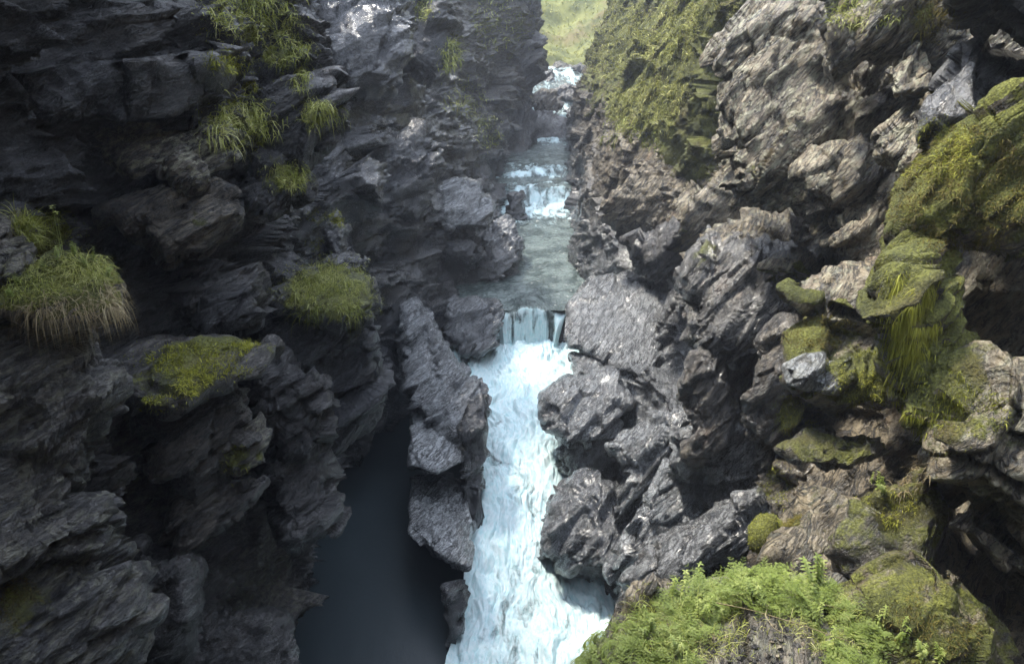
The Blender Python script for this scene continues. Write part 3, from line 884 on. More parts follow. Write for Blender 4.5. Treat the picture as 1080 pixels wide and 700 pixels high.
# moss: (px, py, radius in px, strength)
MOSS = [
    # left wall
    (265, 20, 38, .9), (295, 60, 26, .8), (318, 80, 16, .7), (240, 68, 22, .8), (262, 90, 12, .7), (255, 135, 34, .9), (335, 122, 22, .8),
    (300, 188, 24, .8), (335, 228, 14, .7), (357, 228, 12, .7), (338, 262, 12, .6), (350, 305, 48, 1.), (310, 320, 22, .6), (210, 370, 40, .9), (170, 395, 40, .55), (250, 362, 26, .7),
    (200, 400, 24, .9), (165, 425, 18, .7), (290, 372, 20, .5), (248, 485, 16, .9), (275, 480, 12, .6), (20, 640, 30, .6), (15, 600, 22, .5), (215, 235, 22, .45), (220, 245, 14, .5), (45, 250, 24, 1.), (60, 300, 60, .5),
    (290, 15, 26, .7), (494, 108, 24, 1.0), (505, 125, 20, .9), (520, 150, 14, .8), (480, 60, 20, .6), (450, 12, 12, .6), (520, 20, 24, .7), (540, 60, 18, .5), (505, 60, 20, .5), (535, 110, 18, .4), (545, 30, 24, .7),
    # right wall, far
    (640, 30, 40, .95), (670, 60, 50, .9), (700, 20, 50, .75), (690, 105, 45, .95), (650, 110, 34, .9), (625, 120, 20, .8), (740, 10, 40, .55), (660, 140, 24, .7), (715, 125, 20, .8), (685, 150, 14, .8), (720, 70, 24, .5), (770, 10, 26, .4),
    (718, 245, 14, .6), (920, 10, 40, .4), (985, 20, 30, .6), (840, 150, 40, .3),
    # right wall, near
    (1010, 205, 66, 1.), (1050, 150, 56, 1.), (970, 320, 40, 1.), (960, 380, 36, 1.), (985, 400, 40, .9), (1000, 450, 24, .8), (915, 400, 34, 1.2), (850, 350, 28, .7), (880, 360, 30, .5),
    (840, 425, 22, 1.), (838, 450, 18, .9), (820, 510, 18, 1.), (812, 560, 18, 1.), (850, 560, 26, .8), (890, 455, 30, .6), (1030, 440, 40, .55), (1050, 480, 26, .4), (930, 540, 30, .8), (960, 510, 26, .5), (995, 545, 16, .8),
    (935, 640, 34, .8), (970, 650, 40, .6), (1000, 690, 50, .5), (1010, 620, 30, .5), (870, 460, 24, .5), (740, 262, 16, .4),
]
PATCH = []
for px, py, rp, st in MOSS:
    h = cast(px, py)
    if h is not None:
        PATCH.append((h[0], rp / FPX * h[3] * 1.15, st))

for R in ROCKS:
    V = R['V']
    n = normals(V, R['F'])
    x, y, z = V.T
    side = R['side']
    b = fbm(V * .6, 3, 900)
    if side:                                   # the walls
        if side > 0:
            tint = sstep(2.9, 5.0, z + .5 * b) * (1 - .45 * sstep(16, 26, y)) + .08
            pale = .55 * sstep(4.5, 7, z) * (1 - sstep(13, 18, y))
            wet = 1 - .9 * sstep(2.5, 5.5, z)
            mo = sstep(.05, .6, n[:, 2] + .5 * b) * sstep(4.2, 6.5, z) * .55
            mo = mo + (1 - sstep(7, 10, y)) * .38 * sstep(-.5, .4, b)
            mo = mo + sstep(12.5, 16, y) * sstep(5.4, 6.6, z + .6 * b) * .72
        else:
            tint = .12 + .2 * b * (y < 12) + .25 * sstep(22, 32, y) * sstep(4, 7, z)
            pale = .25 * sstep(0, .5, b) * (y < 12)
            wet = np.where(y < 11, .25, 1.0) - .6 * sstep(22, 32, y) * sstep(4, 7, z)
            mo = sstep(.25, .8, n[:, 2] + .5 * b) * sstep(5, 8, z) * .35
            mo = mo + sstep(22, 34, y) * sstep(5.5, 8, z + b) * .35
    else:
        tint = np.clip(R['tint'] + .25 * b * (R['tint'] > .12), 0, 1)
        pale = np.full(len(V), float(R['pale']))
        wet = np.full(len(V), float(R['wet']))
        mo = R['moss'] * (.65 + .45 * sstep(-.3, .6, n[:, 2]) + .3 * b)
    for c, rr, st in PATCH:
        e = ((V - c) ** 2).sum(1)
        m = e < (2.2 * rr) ** 2
        if m.any():
            g = st * np.exp(-e[m] / (rr * rr)) * (.5 + .5 * sstep(-.5, .3, n[m, 2]))
            mo = mo + 0.0
            mo[m] = np.maximum(mo[m], g)
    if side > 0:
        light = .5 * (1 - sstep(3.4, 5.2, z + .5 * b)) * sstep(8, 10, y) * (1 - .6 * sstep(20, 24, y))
    elif side < 0:
        light = .12 * sstep(14, 17, y) * (1 - .5 * sstep(24, 30, y)) * sstep(-.2, .4, b)
    else:
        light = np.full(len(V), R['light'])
    # rock the water keeps wet is dark and glossy
    above = z - np.interp(y, [8, 10.5, 12, 13.2, 14.5, 15.8, 17, 18.2, 18.4, 26, 28.5, 36], [0, .1, .35, .75, .95, 1.16, 1.3, 1.36, 2.15, 2.5, 3.05, 3.4]) + .25 * b
    splash = (1 - sstep(.12, .55, above)) * (y > 9) * (y < 40)
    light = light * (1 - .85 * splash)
    wet = np.maximum(wet, splash)
    if not side and R['right'] and R['tint'] >= .45:
        mo = mo + .34 * sstep(-.1, .45, b) * sstep(-.2, .6, n[:, 2])
    me = R['o'].data
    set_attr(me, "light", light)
    set_attr(me, "right", np.full(len(V), float(side > 0) if side else R['right']))
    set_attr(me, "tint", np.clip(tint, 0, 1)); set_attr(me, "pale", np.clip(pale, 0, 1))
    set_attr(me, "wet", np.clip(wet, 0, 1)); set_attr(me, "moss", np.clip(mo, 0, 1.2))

# ------------------------------------------------------------------ plants
def leaf_material(name, cols, trans=.35, rough=.5):
    m = bpy.data.materials.new(name); m.use_nodes = True
    nt = m.node_tree; N = NT(nt)
    b = nt.nodes["Principled BSDF"]; out = nt.nodes["Material Output"]
    tone = N.attr("tone")
    c = N.mix(N.ramp(tone, 0, .5), cols[0], cols[1])
    c = N.mix(N.ramp(tone, .5, 1.0), c, cols[2])
    N.l(c, b.inputs["Base Color"])
    b.inputs["Roughness"].default_value = rough
    b.inputs["Specular IOR Level"].default_value = .3
    tr = N.n("ShaderNodeBsdfTranslucent"); N.l(c, tr.inputs["Color"])
    mx = N.n("ShaderNodeMixShader"); mx.inputs[0].default_value = trans
    N.l(b.outputs[0], mx.inputs[1]); N.l(tr.outputs[0], mx.inputs[2]); N.l(mx.outputs[0], out.inputs["Surface"])
    return m


M_GRASS = leaf_material("grass_blades", ((.13, .15, .026), (.32, .345, .07), (.52, .51, .20)))
M_MOSS = leaf_material("moss_shoots", ((.09, .097, .014), (.28, .29, .034), (.44, .43, .075)), .3, .7)
M_OLIVE = leaf_material("olive_moss_shoots", ((.048, .038, .012), (.130, .100, .026), (.22, .19, .04)), .25, .8)
M_HERB = leaf_material("herb_leaves", ((.080, .120, .024), (.205, .260, .055), (.38, .41, .13)), .4, .45)
M_DRY = leaf_material("dry_stalks", ((.16, .12, .06), (.28, .22, .12), (.40, .34, .20)), .1, .7)
M_FARGRASS = leaf_material("hill_grass", ((.14, .15, .034), (.26, .265, .065), (.37, .35, .12)), .3, .7)


def blades(roots, dirs, length, width, droop, tone, segs=4):
    """tapered strips; every blade starts along dirs and sags"""
    n = len(roots)
    length = np.broadcast_to(length, n).astype(float); width = np.broadcast_to(width, n).astype(float)
    droop = np.broadcast_to(droop, n).astype(float)
    d = dirs / np.linalg.norm(dirs, axis=1, keepdims=True)
    rnd = rng.normal(size=(n, 3))
    sidev = np.cross(d, rnd); sidev /= np.maximum(np.linalg.norm(sidev, axis=1, keepdims=True), 1e-6)
    P = roots.copy(); pts = [P.copy()]
    st = length / segs
    for k in range(segs):
        d = d + np.array([0, 0, -1.0]) * (droop * (k + 1) / segs)[:, None]
        d /= np.linalg.norm(d, axis=1, keepdims=True)
        P = P + d * st[:, None]
        pts.append(P.copy())
    V = []
    for k in range(segs + 1):
        w = width * (1 - (k / segs) ** 1.5 * .92) * .5
        V.append(pts[k] - sidev * w[:, None]); V.append(pts[k] + sidev * w[:, None])
    V = np.stack(V, 1)                                         # n, 2(segs+1), 3
    m = 2 * (segs + 1)
    base = (np.arange(n) * m)[:, None, None]
    q = np.array([[2 * k, 2 * k + 1, 2 * k + 3, 2 * k + 2] for k in range(segs)])[None]
    F = (base + q).reshape(-1, 4)
    t = np.repeat(np.broadcast_to(tone, n)[:, None], m, 1).ravel()
    return V.reshape(-1, 3), F, t


def sample(px, py, rx, ry, n, shape=None, dtol=.18, side_views=True):
    """points of the surfaces around a pixel (rays from the camera and from a step beside it)"""
    c = cast(px, py)
    if c is None:
        return np.zeros((0, 3)), np.zeros((0, 3))
    dist = c[3]; pts, nor = [], []
    tries = 0
    tol = max(dtol * dist, 1.2 * max(rx, ry) / FPX * dist)
    while len(pts) < n and tries < n * 3:
        tries += 1
        r = math.sqrt(random.random()); a = random.random() * 2 * math.pi
        qx, qy = px + rx * r * math.cos(a), py + ry * r * math.sin(a)
        o = CAM
        dr = ray(qx, qy)
        if side_views and random.random() < .4:
            o = CAM + np.array([random.uniform(-1.2, 1.2), random.uniform(-.3, .3), random.uniform(-.3, 1.0)])
            dr = CAM + dr / np.linalg.norm(dr) * dist - o
        ok, loc, nn, _, ob, _ = sc.ray_cast(_dg, Vector(o), Vector(dr).normalized())
        if not ok or ob.name.startswith(("stream", "still", "upper", "water", "far_")):
            continue
        p = np.array(loc)
        if np.linalg.norm(p - c[0]) > tol:
            continue
        pts.append(p); nor.append(np.array(nn))
    return np.array(pts).reshape(-1, 3), np.array(nor).reshape(-1, 3)


def tuft(name, px, py, rx, ry, n, length, width, droop, mat, label, cat, group=None, up=.6, nw=.6, spread=.45, tonebase=.5, tonevar=.25, hang=0.0):
    p, nr = sample(px, py, rx, ry, n)
    if len(p) < 5:
        print("no surface for", name, px, py); return None
    p2, nr2 = sample(px, py, rx * 1.55, ry * 1.45, n // 5)          # a ragged, thinner edge
    keep = fbm(p * 6.0, 2, 31) > -.22
    p, nr = p[keep], nr[keep]
    edge = np.concatenate([np.ones(len(p)), np.full(len(p2), .6)])
    p, nr = np.concatenate([p, p2]), np.concatenate([nr, nr2])
    k = len(p)
    d = nr * nw + np.array([0, 0, up]) + rng.normal(size=(k, 3)) * spread + np.array([0, 0, -hang]) + .5 * np.stack([fbm(p * 5 + q * 9, 2, 40 + q) for q in range(3)], 1)
    L = length * edge * rng.uniform(.35, 1.2, k) * (1 + .6 * (rng.random(k) > .93)) * (1 + .5 * fbm(p * 4, 2, 45))
    tone = np.clip(tonebase + rng.normal(0, tonevar, k) + .45 * fbm(p * 4.0, 3, 77), 0, 1)
    V, F, t = blades(p - nr * .01, d, L, width * rng.uniform(.6, 1.3, k), droop * rng.uniform(.5, 1.5, k), tone)
    o = link(name, mesh_np(name, V, F, mat, attrs={"tone": t}))
    return tag(o, label, cat, group)


# --- leafy herbs
class Leafy:
    def __init__(s): s.V = []; s.F = []; s.T = []; s.n = 0
    def add(s, V, F, t):
        s.V.append(V); s.F.append(F + s.n); s.T.append(np.broadcast_to(t, len(V)).astype(float)); s.n += len(V)
    def leaf(s, p, d, nrm, L, W, tone, sag=.25):
        """a pointed leaf folded along its rib (3 segments)"""
        d = d / np.linalg.norm(d); sd = np.cross(d, nrm); sd /= max(np.linalg.norm(sd), 1e-6); up = np.cross(sd, d)
        pts = []
        for f, w in ((0, .08), (.3, .8), (.62, .75), (1.0, .02)):
            c = p + d * L * f - np.array([0, 0, 1]) * sag * L * f * f
            pts += [c - sd * W * w * .5 + up * W * .16 * w, c, c + sd * W * w * .5 + up * W * .16 * w]
        F = []
        for k in range(3):
            a = k * 3
            F += [[a, a + 1, a + 4, a + 3], [a + 1, a + 2, a + 5, a + 4]]
        s.add(np.array(pts), np.array(F), tone)
    def stem(s, pts, w, tone):
        pts = np.array(pts); m = len(pts); V = []; 
        for i, p in enumerate(pts):
            t = pts[min(i + 1, m - 1)] - pts[max(i - 1, 0)]; t /= max(np.linalg.norm(t), 1e-6)
            a = np.cross(t, [.3, .5, .8]); a /= max(np.linalg.norm(a), 1e-6); b = np.cross(t, a)
            ww = w * (1 - .6 * i / (m - 1))
            for k in range(3):
                an = 2 * math.pi * k / 3; V.append(p + (a * math.cos(an) + b * math.sin(an)) * ww)
        F = []
        for i in range(m - 1):
            for k in range(3):
                F.append([i * 3 + k, i * 3 + (k + 1) % 3, i * 3 + 3 + (k + 1) % 3, i * 3 + 3 + k])
        s.add(np.array(V), np.array(F), tone)
    def mesh(s, name, mat):
        return mesh_np(name, np.concatenate(s.V), np.concatenate(s.F), mat, attrs={"tone": np.concatenate(s.T)})


def curve_pts(base, d, L, droop, n=7):
    p = np.array(base, float); d = np.array(d, float); d /= np.linalg.norm(d); out = [p.copy()]
    for k in range(n - 1):
        d = d + np.array([0, 0, -droop * (k + 1) / n]); d /= np.linalg.norm(d)
        p = p + d * L / (n - 1); out.append(p.copy())
    return np.array(out)


U = lambda a, b: random.uniform(a, b)


def bushy_herb(seed):
    """feathery herb: many fine divided leaves"""
    random.seed(seed); L = Leafy()
    for i in range(13):
        a = U(0, 6.283); sp = U(.2, 1.0)
        pts = curve_pts((U(-.02, .02), U(-.02, .02), 0), (math.cos(a) * sp, math.sin(a) * sp, 1), U(.13, .26), U(.25, .75), 8)
        tone = U(.25, .8)
        L.stem(pts, .0018, tone * .8)
        for j in range(2, 8):
            t = pts[j] - pts[j - 1]; t /= np.linalg.norm(t)
            sd = np.cross(t, [0, 0, 1]); sd /= max(np.linalg.norm(sd), 1e-5)
            for sg in (-1, 1):
                r = .046 * (1.15 - j / 9)
                q0 = pts[j]; dd = sd * sg + t * .55 + np.array([0, 0, U(-.2, .25)])
                dd /= np.linalg.norm(dd)
                for m in range(3):
                    q = q0 + dd * r * (m + .3) / 3
                    for s2 in (-1, 1):
                        e = dd + np.cross(dd, [0, 0, 1]) * s2 * .9
                        L.leaf(q, e, np.array([U(-.3, .3), U(-.3, .3), 1]), r * U(.40, .62), r * U(.12, .22), np.clip(tone + U(-.15, .15), 0, 1))
                L.leaf(q0 + dd * r * .9, dd, np.array([0, 0, 1]), r * .5, r * .16, tone)
    return L.mesh("feathery_herb", M_HERB)


def paired_herb(seed, tall=.26, tiers=6):
    """upright stem with pairs of oval leaves"""
    random.seed(seed); L = Leafy()
    for st in range(3):
        H = tall * (1 if st == 0 else U(.45, .8)); a0 = U(0, 6.28)
        pts = curve_pts((U(-.03, .03), U(-.03, .03), 0), (U(-.25, .25), U(-.25, .25), 1), H, .12, tiers + 2)
        tone = U(.35, .75)
        L.stem(pts, .0025, tone * .7)
        for j in range(1, tiers + 2):
            for k in range(4 if j > 2 else 2):
                a = a0 + j * 1.57 + k * (math.pi / (2 if j > 2 else 1))
                sz = .055 * (1.15 - .55 * j / (tiers + 1)) * U(.8, 1.15)
                L.leaf(pts[j], np.array([math.cos(a), math.sin(a), U(.1, .45)]), np.array([0, 0, 1]), sz, sz * .5, np.clip(tone + U(-.15, .2), 0, 1), .35)
    return L.mesh("leafy_herb", M_HERB)


def fern(seed):
    random.seed(seed); L = Leafy()
    for i in range(7):
        a = U(0, 6.28); pts = curve_pts((0, 0, 0), (math.cos(a) * .8, math.sin(a) * .8, 1), U(.18, .30), U(.7, 1.1), 18)
        tone = U(.25, .6)
        L.stem(pts, .0018, tone * .7)
        for j in range(3, 18):
            t = pts[j] - pts[j - 1]; t /= np.linalg.norm(t); sd = np.cross(t, [0, 0, 1]); sd /= max(np.linalg.norm(sd), 1e-5)
            ln = .06 * math.sin(math.pi * (.12 + .88 * (18 - j) / 18)) + .008
            for sg in (-1, 1):
                L.leaf(pts[j], sd * sg + t * .4, np.array([0, 0, 1]), ln, .011, np.clip(tone + U(-.1, .15), 0, 1), .3)
    return L.mesh("fern", M_HERB)

# hill grass: nobody could count it
k = 26000
p = HV[rng.integers(0, len(HV), k)]
p = p[(p[:, 1] < 68) & (p[:, 0] > -6) & (p[:, 0] < 12)] + 0
p = p + rng.normal(0, .06, p.shape) * np.array([1, 1, 0])
V_, F_, t_ = blades(p, np.array([0, -.7, .6]) + rng.normal(0, .5, p.shape), .30 * rng.uniform(.4, 1.3, len(p)), .05, .7, np.clip(.5 + .5 * fbm(p * .5, 3, 5) + rng.normal(0, .15, len(p)), 0, 1), 3)
tag(link("hill_grass", mesh_np("hill_grass", V_, F_, M_FARGRASS, attrs={"tone": t_})), "long pale grass on the far slope", "grass", kind='stuff')

# --- moss and grass on the left wall
GL = "grass and moss tufts on the left wall"
tuft("grass_tuft", 255, 132, 30, 24, 1500, .26, .010, 1.3, M_GRASS, "large drooping yellow-green grass tuft in the middle of the upper left wall", "grass", GL, tonebase=.6)
tuft("grass_tuft", 268, 18, 46, 26, 1700, .18, .010, 1.0, M_GRASS, "broad mossy grass band at the top of the left wall", "grass", GL, tonebase=.5)
tuft("grass_tuft", 303, 56, 24, 24, 900, .18, .010, 1.2, M_GRASS, "grass strip running down from the top band on the left wall", "grass", GL, tonebase=.5)
tuft("grass_tuft", 317, 84, 9, 14, 350, .14, .010, 1.2, M_GRASS, "small hanging grass tuft below the strip at the ridge edge", "grass", GL, tonebase=.45)
tuft("moss_cushion", 243, 68, 24, 10, 700, .07, .010, .8, M_MOSS, "curved moss pad under the top grass band", "moss", GL, tonebase=.5)
tuft("moss_cushion", 264, 93, 9, 7, 250, .07, .010, .8, M_MOSS, "tiny round moss dot above the large drooping tuft", "moss", GL, tonebase=.4)
tuft("grass_tuft", 335, 120, 20, 13, 700, .17, .010, 1.3, M_GRASS, "grass tuft on the right edge of the ridge, beside the dark hollow", "grass", GL, tonebase=.5)
tuft("grass_tuft", 302, 187, 22, 13, 700, .15, .010, 1.2, M_GRASS, "yellow grass tuft below the large drooping one", "grass", GL, tonebase=.6)
tuft("moss_cushion", 357, 228, 10, 10, 300, .08, .010, .9, M_MOSS, "small moss tuft high on the wet edge of the left wall", "moss", GL, tonebase=.45)
tuft("moss_cushion", 332, 228, 12, 6, 250, .07, .010, .9, M_MOSS, "flat dull moss patch left of the small wet-edge tuft", "moss", GL, tonebase=.3)
tuft("moss_cushion", 337, 262, 11, 11, 300, .08, .010, .9, M_MOSS, "dull moss tuft just above the bright round grass cushion", "moss", GL, tonebase=.35)
tuft("grass_cushion", 350, 303, 44, 26, 3800, .13, .008, 1.0, M_GRASS, "bright round grass cushion on the corner ledge of the left wall", "grass", GL, tonebase=.72, spread=.6)
tuft("grass_fringe", 352, 330, 36, 8, 350, .22, .008, 1.8, M_GRASS, "thin fringe hanging from the bright round cushion", "grass", GL, tonebase=.35)
tuft("moss_mat", 215, 380, 62, 20, 2600, .05, .010, .5, M_MOSS, "yellow moss mat spread over the flat ledge of the left wall", "moss", GL, tonebase=.55, tonevar=.3)
tuft("moss_mat", 205, 402, 20, 16, 900, .05, .010, .6, M_MOSS, "brightest hanging lobe of moss at the front of the flat ledge", "moss", GL, tonebase=.75)
tuft("moss_mat", 168, 425, 20, 9, 500, .06, .010, .6, M_MOSS, "moss patch hanging below the left end of the flat ledge", "moss", GL, tonebase=.5)
tuft("moss_cushion", 262, 366, 14, 5, 350, .05, .010, .6, M_MOSS, "orange-tinged moss strip at the right end of the flat ledge", "moss", GL, tonebase=.65)
tuft("moss_tuft", 249, 485, 12, 15, 450, .08, .008, 1.2, M_MOSS, "hanging moss tuft on the pale rock lump low on the left wall", "moss", GL, tonebase=.6)
tuft("grass_tuft", 45, 245, 30, 18, 1500, .13, .006, .7, M_GRASS, "short green grass pad on the small grey rock at the left edge", "grass", GL, tonebase=.4)
tuft("moss_patch", 18, 636, 26, 26, 900, .04, .007, .6, M_OLIVE, "dark olive moss patch on the bottom left rock", "moss", GL, tonebase=.5)

# turf ball on the left
turf_rock = rock("turf_clump", [(-6, 330), (8, 292), (58, 262), (104, 270), (128, 300), (120, 332), (60, 346)], 5.35, .34, .2, -.5, 6, .3, .25, soft=.6, wet=0, tint=.6, moss=.6,
     label="overhanging clump of turf with drooping grass and bare roots at the left edge", cat="turf")
_R = ROCKS[-1]; _n = len(_R['V'])
for _a, _v in (("tint", .55), ("pale", 0), ("wet", 0)): set_attr(_R['o'].data, _a, np.full(_n, _v))
set_attr(_R['o'].data, "moss", .9 * sstep(-.1, .5, normals(_R['V'], _R['F'])[:, 2]))
bpy.context.view_layer.update(); _dg = bpy.context.evaluated_depsgraph_get()


def child_tuft(parent, *a, **k):
    o = tuft(*a, label=None, cat=None, **k)
    if o: o.parent = parent


child_tuft(turf_rock, "grass", 74, 284, 48, 16, 2200, .11, .004, 1.5, M_GRASS, spread=.8, tonebase=.55)
child_tuft(turf_rock, "grass", 30, 304, 34, 12, 700, .12, .004, 1.9, M_GRASS, spread=.7, tonebase=.5)
child_tuft(turf_rock, "hanging_roots", 70, 322, 50, 10, 420, .24, .003, 2.6, M_DRY, up=.1, tonebase=.5)
child_tuft(turf_rock, "hanging_roots", 118, 310, 12, 18, 320, .24, .004, 2.4, M_DRY, up=.1, tonebase=.5)

GF = "grass strips on the far left wall"
tuft("grass_strip", 494, 106, 20, 20, 700, .30, .022, 1.2, M_GRASS, "bright grass strip on the far left wall beside the pool", "grass", GF, tonebase=.6)
tuft("grass_strip", 516, 140, 14, 18, 450, .30, .024, 1.2, M_GRASS, "lower grass strip hanging toward the upper pool on the far left wall", "grass", GF, tonebase=.5)
tuft("grass_strip", 525, 25, 28, 30, 700, .35, .03, 1.0, M_GRASS, "loose grass at the top of the far left pillar", "grass", GF, tonebase=.5)
tuft("grass_strip", 480, 62, 14, 20, 350, .3, .022, 1.2, M_GRASS, "thin grass streak above the bright strip on the far left wall", "grass", GF, tonebase=.4)
tuft("grass_strip", 448, 10, 10, 10, 200, .25, .02, 1.2, M_GRASS, "small grass spot at the top of the left wall near the middle", "grass", GF, tonebase=.5)

# --- right wall, far: the mossy hill
GR = "moss and grass on the upper right wall"
tuft("moss_slope", 650, 40, 42, 45, 3800, .40, .030, 1.3, M_FARGRASS, "grassy moss slope at the top of the right wall beside the far cascade", "moss", GR, tonebase=.5, hang=.2)
tuft("moss_slope", 700, 30, 45, 40, 4200, .28, .022, 1.3, M_FARGRASS, "brighter green moss slope high on the right wall", "moss", GR, tonebase=.55, hang=.2)
tuft("moss_slope", 675, 105, 55, 28, 4200, .28, .020, 1.3, M_FARGRASS, "thick moss brow on the right wall above its dark lower cliff", "moss", GR, tonebase=.6, hang=.3)
tuft("moss_hanging", 650, 135, 30, 14, 600, .40, .018, 2.0, M_GRASS, "moss fringe hanging under the brow on the right wall", "moss", GR, tonebase=.4, hang=.8)
tuft("moss_tuft", 685, 148, 12, 10, 300, .22, .016, 1.4, M_GRASS, "small moss tuft below the brow on the right wall", "moss", GR, tonebase=.5)
tuft("moss_slope", 745, 12, 36, 22, 900, .16, .014, 1.2, M_FARGRASS, "thin moss at the top edge of the right wall near the brown face", "moss", GR, tonebase=.4)
tuft("moss_patch", 910, 12, 45, 18, 900, .09, .008, 1.2, M_GRASS, "dry moss strip at the top right above the pale blocks", "moss", GR, tonebase=.5)
tuft("moss_patch", 985, 22, 26, 24, 700, .08, .007, 1.2, M_OLIVE, "olive moss above the dark pointed rock, upper right", "moss", GR, tonebase=.6)

# --- right wall, near
GN = "moss on the near right wall"
tuft("moss_blanket", 1010, 200, 80, 70, 7500, .05, .006, .9, M_OLIVE, "olive brown moss blanket on the big overhang at the right edge", "moss", GN, tonebase=.55, tonevar=.3)
tuft("moss_blanket", 985, 160, 46, 34, 1600, .05, .006, .9, M_MOSS, "yellow-green moss rim along the upper edge of the big overhang", "moss", GN, tonebase=.45)
tuft("moss_curtain", 964, 340, 26, 66, 6000, .12, .005, 1.6, M_MOSS, "long bright moss strands hanging down the rib under the overhang", "moss", GN, up=0, hang=1.0, spread=.25, tonebase=.65)
tuft("moss_curtain", 985, 415, 36, 44, 4000, .07, .005, 1.4, M_MOSS, "lower moss curtain spreading right of the hanging strands", "moss", GN, up=0, hang=.7, spread=.35, tonebase=.45)
tuft("moss_mat", 915, 402, 32, 32, 2200, .04, .006, .8, M_MOSS, "yellow moss face right of the bare grey slab", "moss", GN, tonebase=.55)
tuft("moss_mat", 862, 350, 44, 18, 1600, .05, .006, .8, M_OLIVE, "brownish moss mat on top of the ledge above the bare grey slab", "moss", GN, tonebase=.75)
tuft("moss_mat", 840, 440, 18, 28, 1200, .05, .006, .9, M_MOSS, "bright moss patch below the bare grey slab", "moss", GN, tonebase=.55)
tuft("moss_mat", 820, 512, 14, 20, 800, .05, .006, 1.1, M_MOSS, "hanging moss lobe left of the dark gap on the right wall", "moss", GN, tonebase=.5)
tuft("moss_strip", 1030, 435, 40, 26, 1500, .04, .005, .8, M_MOSS, "moss strips between the layers of the rock at the right edge", "moss", GN, tonebase=.4)
tuft("moss_mat", 940, 535, 30, 18, 1100, .05, .005, .9, M_MOSS, "moss patch on the brown rock above the bottom right corner", "moss", GN, tonebase=.4)
tuft("moss_mat", 958, 500, 22, 22, 700, .07, .005, 1.3, M_DRY, "dry straw-coloured grass mat above the moss patch on the right", "grass", GN, tonebase=.35)
tuft("moss_mat", 985, 660, 55, 50, 3600, .035, .005, .8, M_OLIVE, "brown-green moss over the bottom right corner rock", "moss", GN, tonebase=.55, tonevar=.3)


def cushion(pts, d, t, n, mat, label, length=.03, tonebase=.5):
    o = rock("moss_cushion", pts, d, t, -.1, -.3, 5, .2, .15, .75, soft=1.0, label=label, cat="moss", group=GN)
    R_ = ROCKS[-1]; q = len(R_['V'])
    for a, v in (("tint", .5), ("pale", 0), ("wet", 0), ("moss", 1.2)): set_attr(o.data, a, np.full(q, v))
    nr = normals(R_['V'], R_['F']); i = rng.integers(0, q, n)
    tone = np.clip(tonebase + rng.normal(0, .2, n), 0, 1)
    V, F, t2 = blades(R_['V'][i] - nr[i] * .004, nr[i] + rng.normal(0, .45, (n, 3)), length * rng.uniform(.5, 1.3, n), .005, .6, tone, 3)
    sh = link("moss_shoots", mesh_np("moss_shoots", V, F, mat, attrs={"tone": t2}), o)
    return o


cushion([(795, 562), (800, 550), (814, 545), (824, 552), (826, 568), (812, 576), (798, 574)], 6.3, .12, 3000, M_MOSS, "smooth round green moss cushion behind the plants", .018, .5)
cushion([(826, 560), (838, 545), (860, 540), (872, 555), (870, 580), (850, 592), (830, 585)], 6.1, .16, 3200, M_OLIVE, "shaggy olive moss cushion right of the smooth round one", .06, .85)

# ------------------------------------------------------------------ the green mound, bottom right
bpy.context.view_layer.update(); _dg = bpy.context.evaluated_depsgraph_get()
HERBS = {"feathery_herb": [bushy_herb(k) for k in range(5)], "leafy_herb": [paired_herb(20 + k) for k in range(4)], "fern": [fern(40 + k) for k in range(3)]}


def plant(kind, px, py, size, label, group=None, k=None, cat="plant", lean=0.0):
    h = cast(px, py)
    if h is None: return None
    me = HERBS[kind][random.randrange(len(HERBS[kind])) if k is None else k]
    o = link(kind, me)
    o.location = h[0] - np.array([0, 0, .01])
    o.rotation_euler = (U(-.25, .25) + lean, U(-.25, .25), U(0, 6.28))
    o.scale = (size,) * 3
    return tag(o, label, cat, group)


random.seed(5)
spots = []
def inside(x, y):
    # the band of green round the bare gravel
    if ((x - 805) / 74) ** 2 + ((y - 695) / 52) ** 2 < 1: return False
    top = np.interp(x, [610, 640, 680, 720, 770, 810, 860, 900, 940], [700, 664, 652, 630, 612, 606, 620, 642, 675])
    return y > top
tries = 0
while len(spots) < 190 and tries < 9000:
    tries += 1
    x, y = U(612, 930), U(592, 712)
    if not inside(x, y): continue
    if all((x - a) ** 2 + ((y - b) * 1.2) ** 2 > 9.5 ** 2 for a, b in spots): spots.append((x, y))
for x, y in spots:
    r = random.random()
    if x < 665: kind, lab = ("fern", "small drooping fern at the left foot of the green mound") if r < .5 else ("feathery_herb", "feathery light green herb growing on the earth mound")
    elif r < .74: kind, lab = "feathery_herb", "feathery light green herb growing on the earth mound"
    elif r < .92: kind, lab = "leafy_herb", "low herb with paired oval leaves growing on the earth mound"
    else: kind, lab = "fern", "small drooping fern between the herbs of the mound"
    plant(kind, x, y, U(.55, 1.0) * (1.0 if y < 640 else .72), lab, "green plants on the earth mound" if kind != "fern" else ("ferns at the foot of the mound" if x < 665 else "ferns among the herbs"))
tuft("grass_tuft", 720, 660, 70, 40, 1500, .12, .004, .9, M_GRASS, "thin yellow-green grass between the herbs on the mound", "grass", tonebase=.6)
tuft("grass_tuft", 870, 660, 50, 34, 900, .14, .004, 1.2, M_GRASS, "thin grass right of the bare gravel on the mound", "grass", tonebase=.65)
for x, y, sz in ((60, 272, .4), (80, 268, .45), (100, 276, .4), (112, 290, .35), (48, 284, .35), (90, 282, .4), (20, 300, .4), (12, 312, .35)):
    plant("leafy_herb", x, y, sz, "little leafy herb in the turf clump at the left edge", "herbs in the turf clump")
HERBS["tall_herb"] = [paired_herb(77, .34, 7)]
plant("tall_herb", 858, 622, .95, "tallest leafy stem standing up from the right of the green mound", k=0)
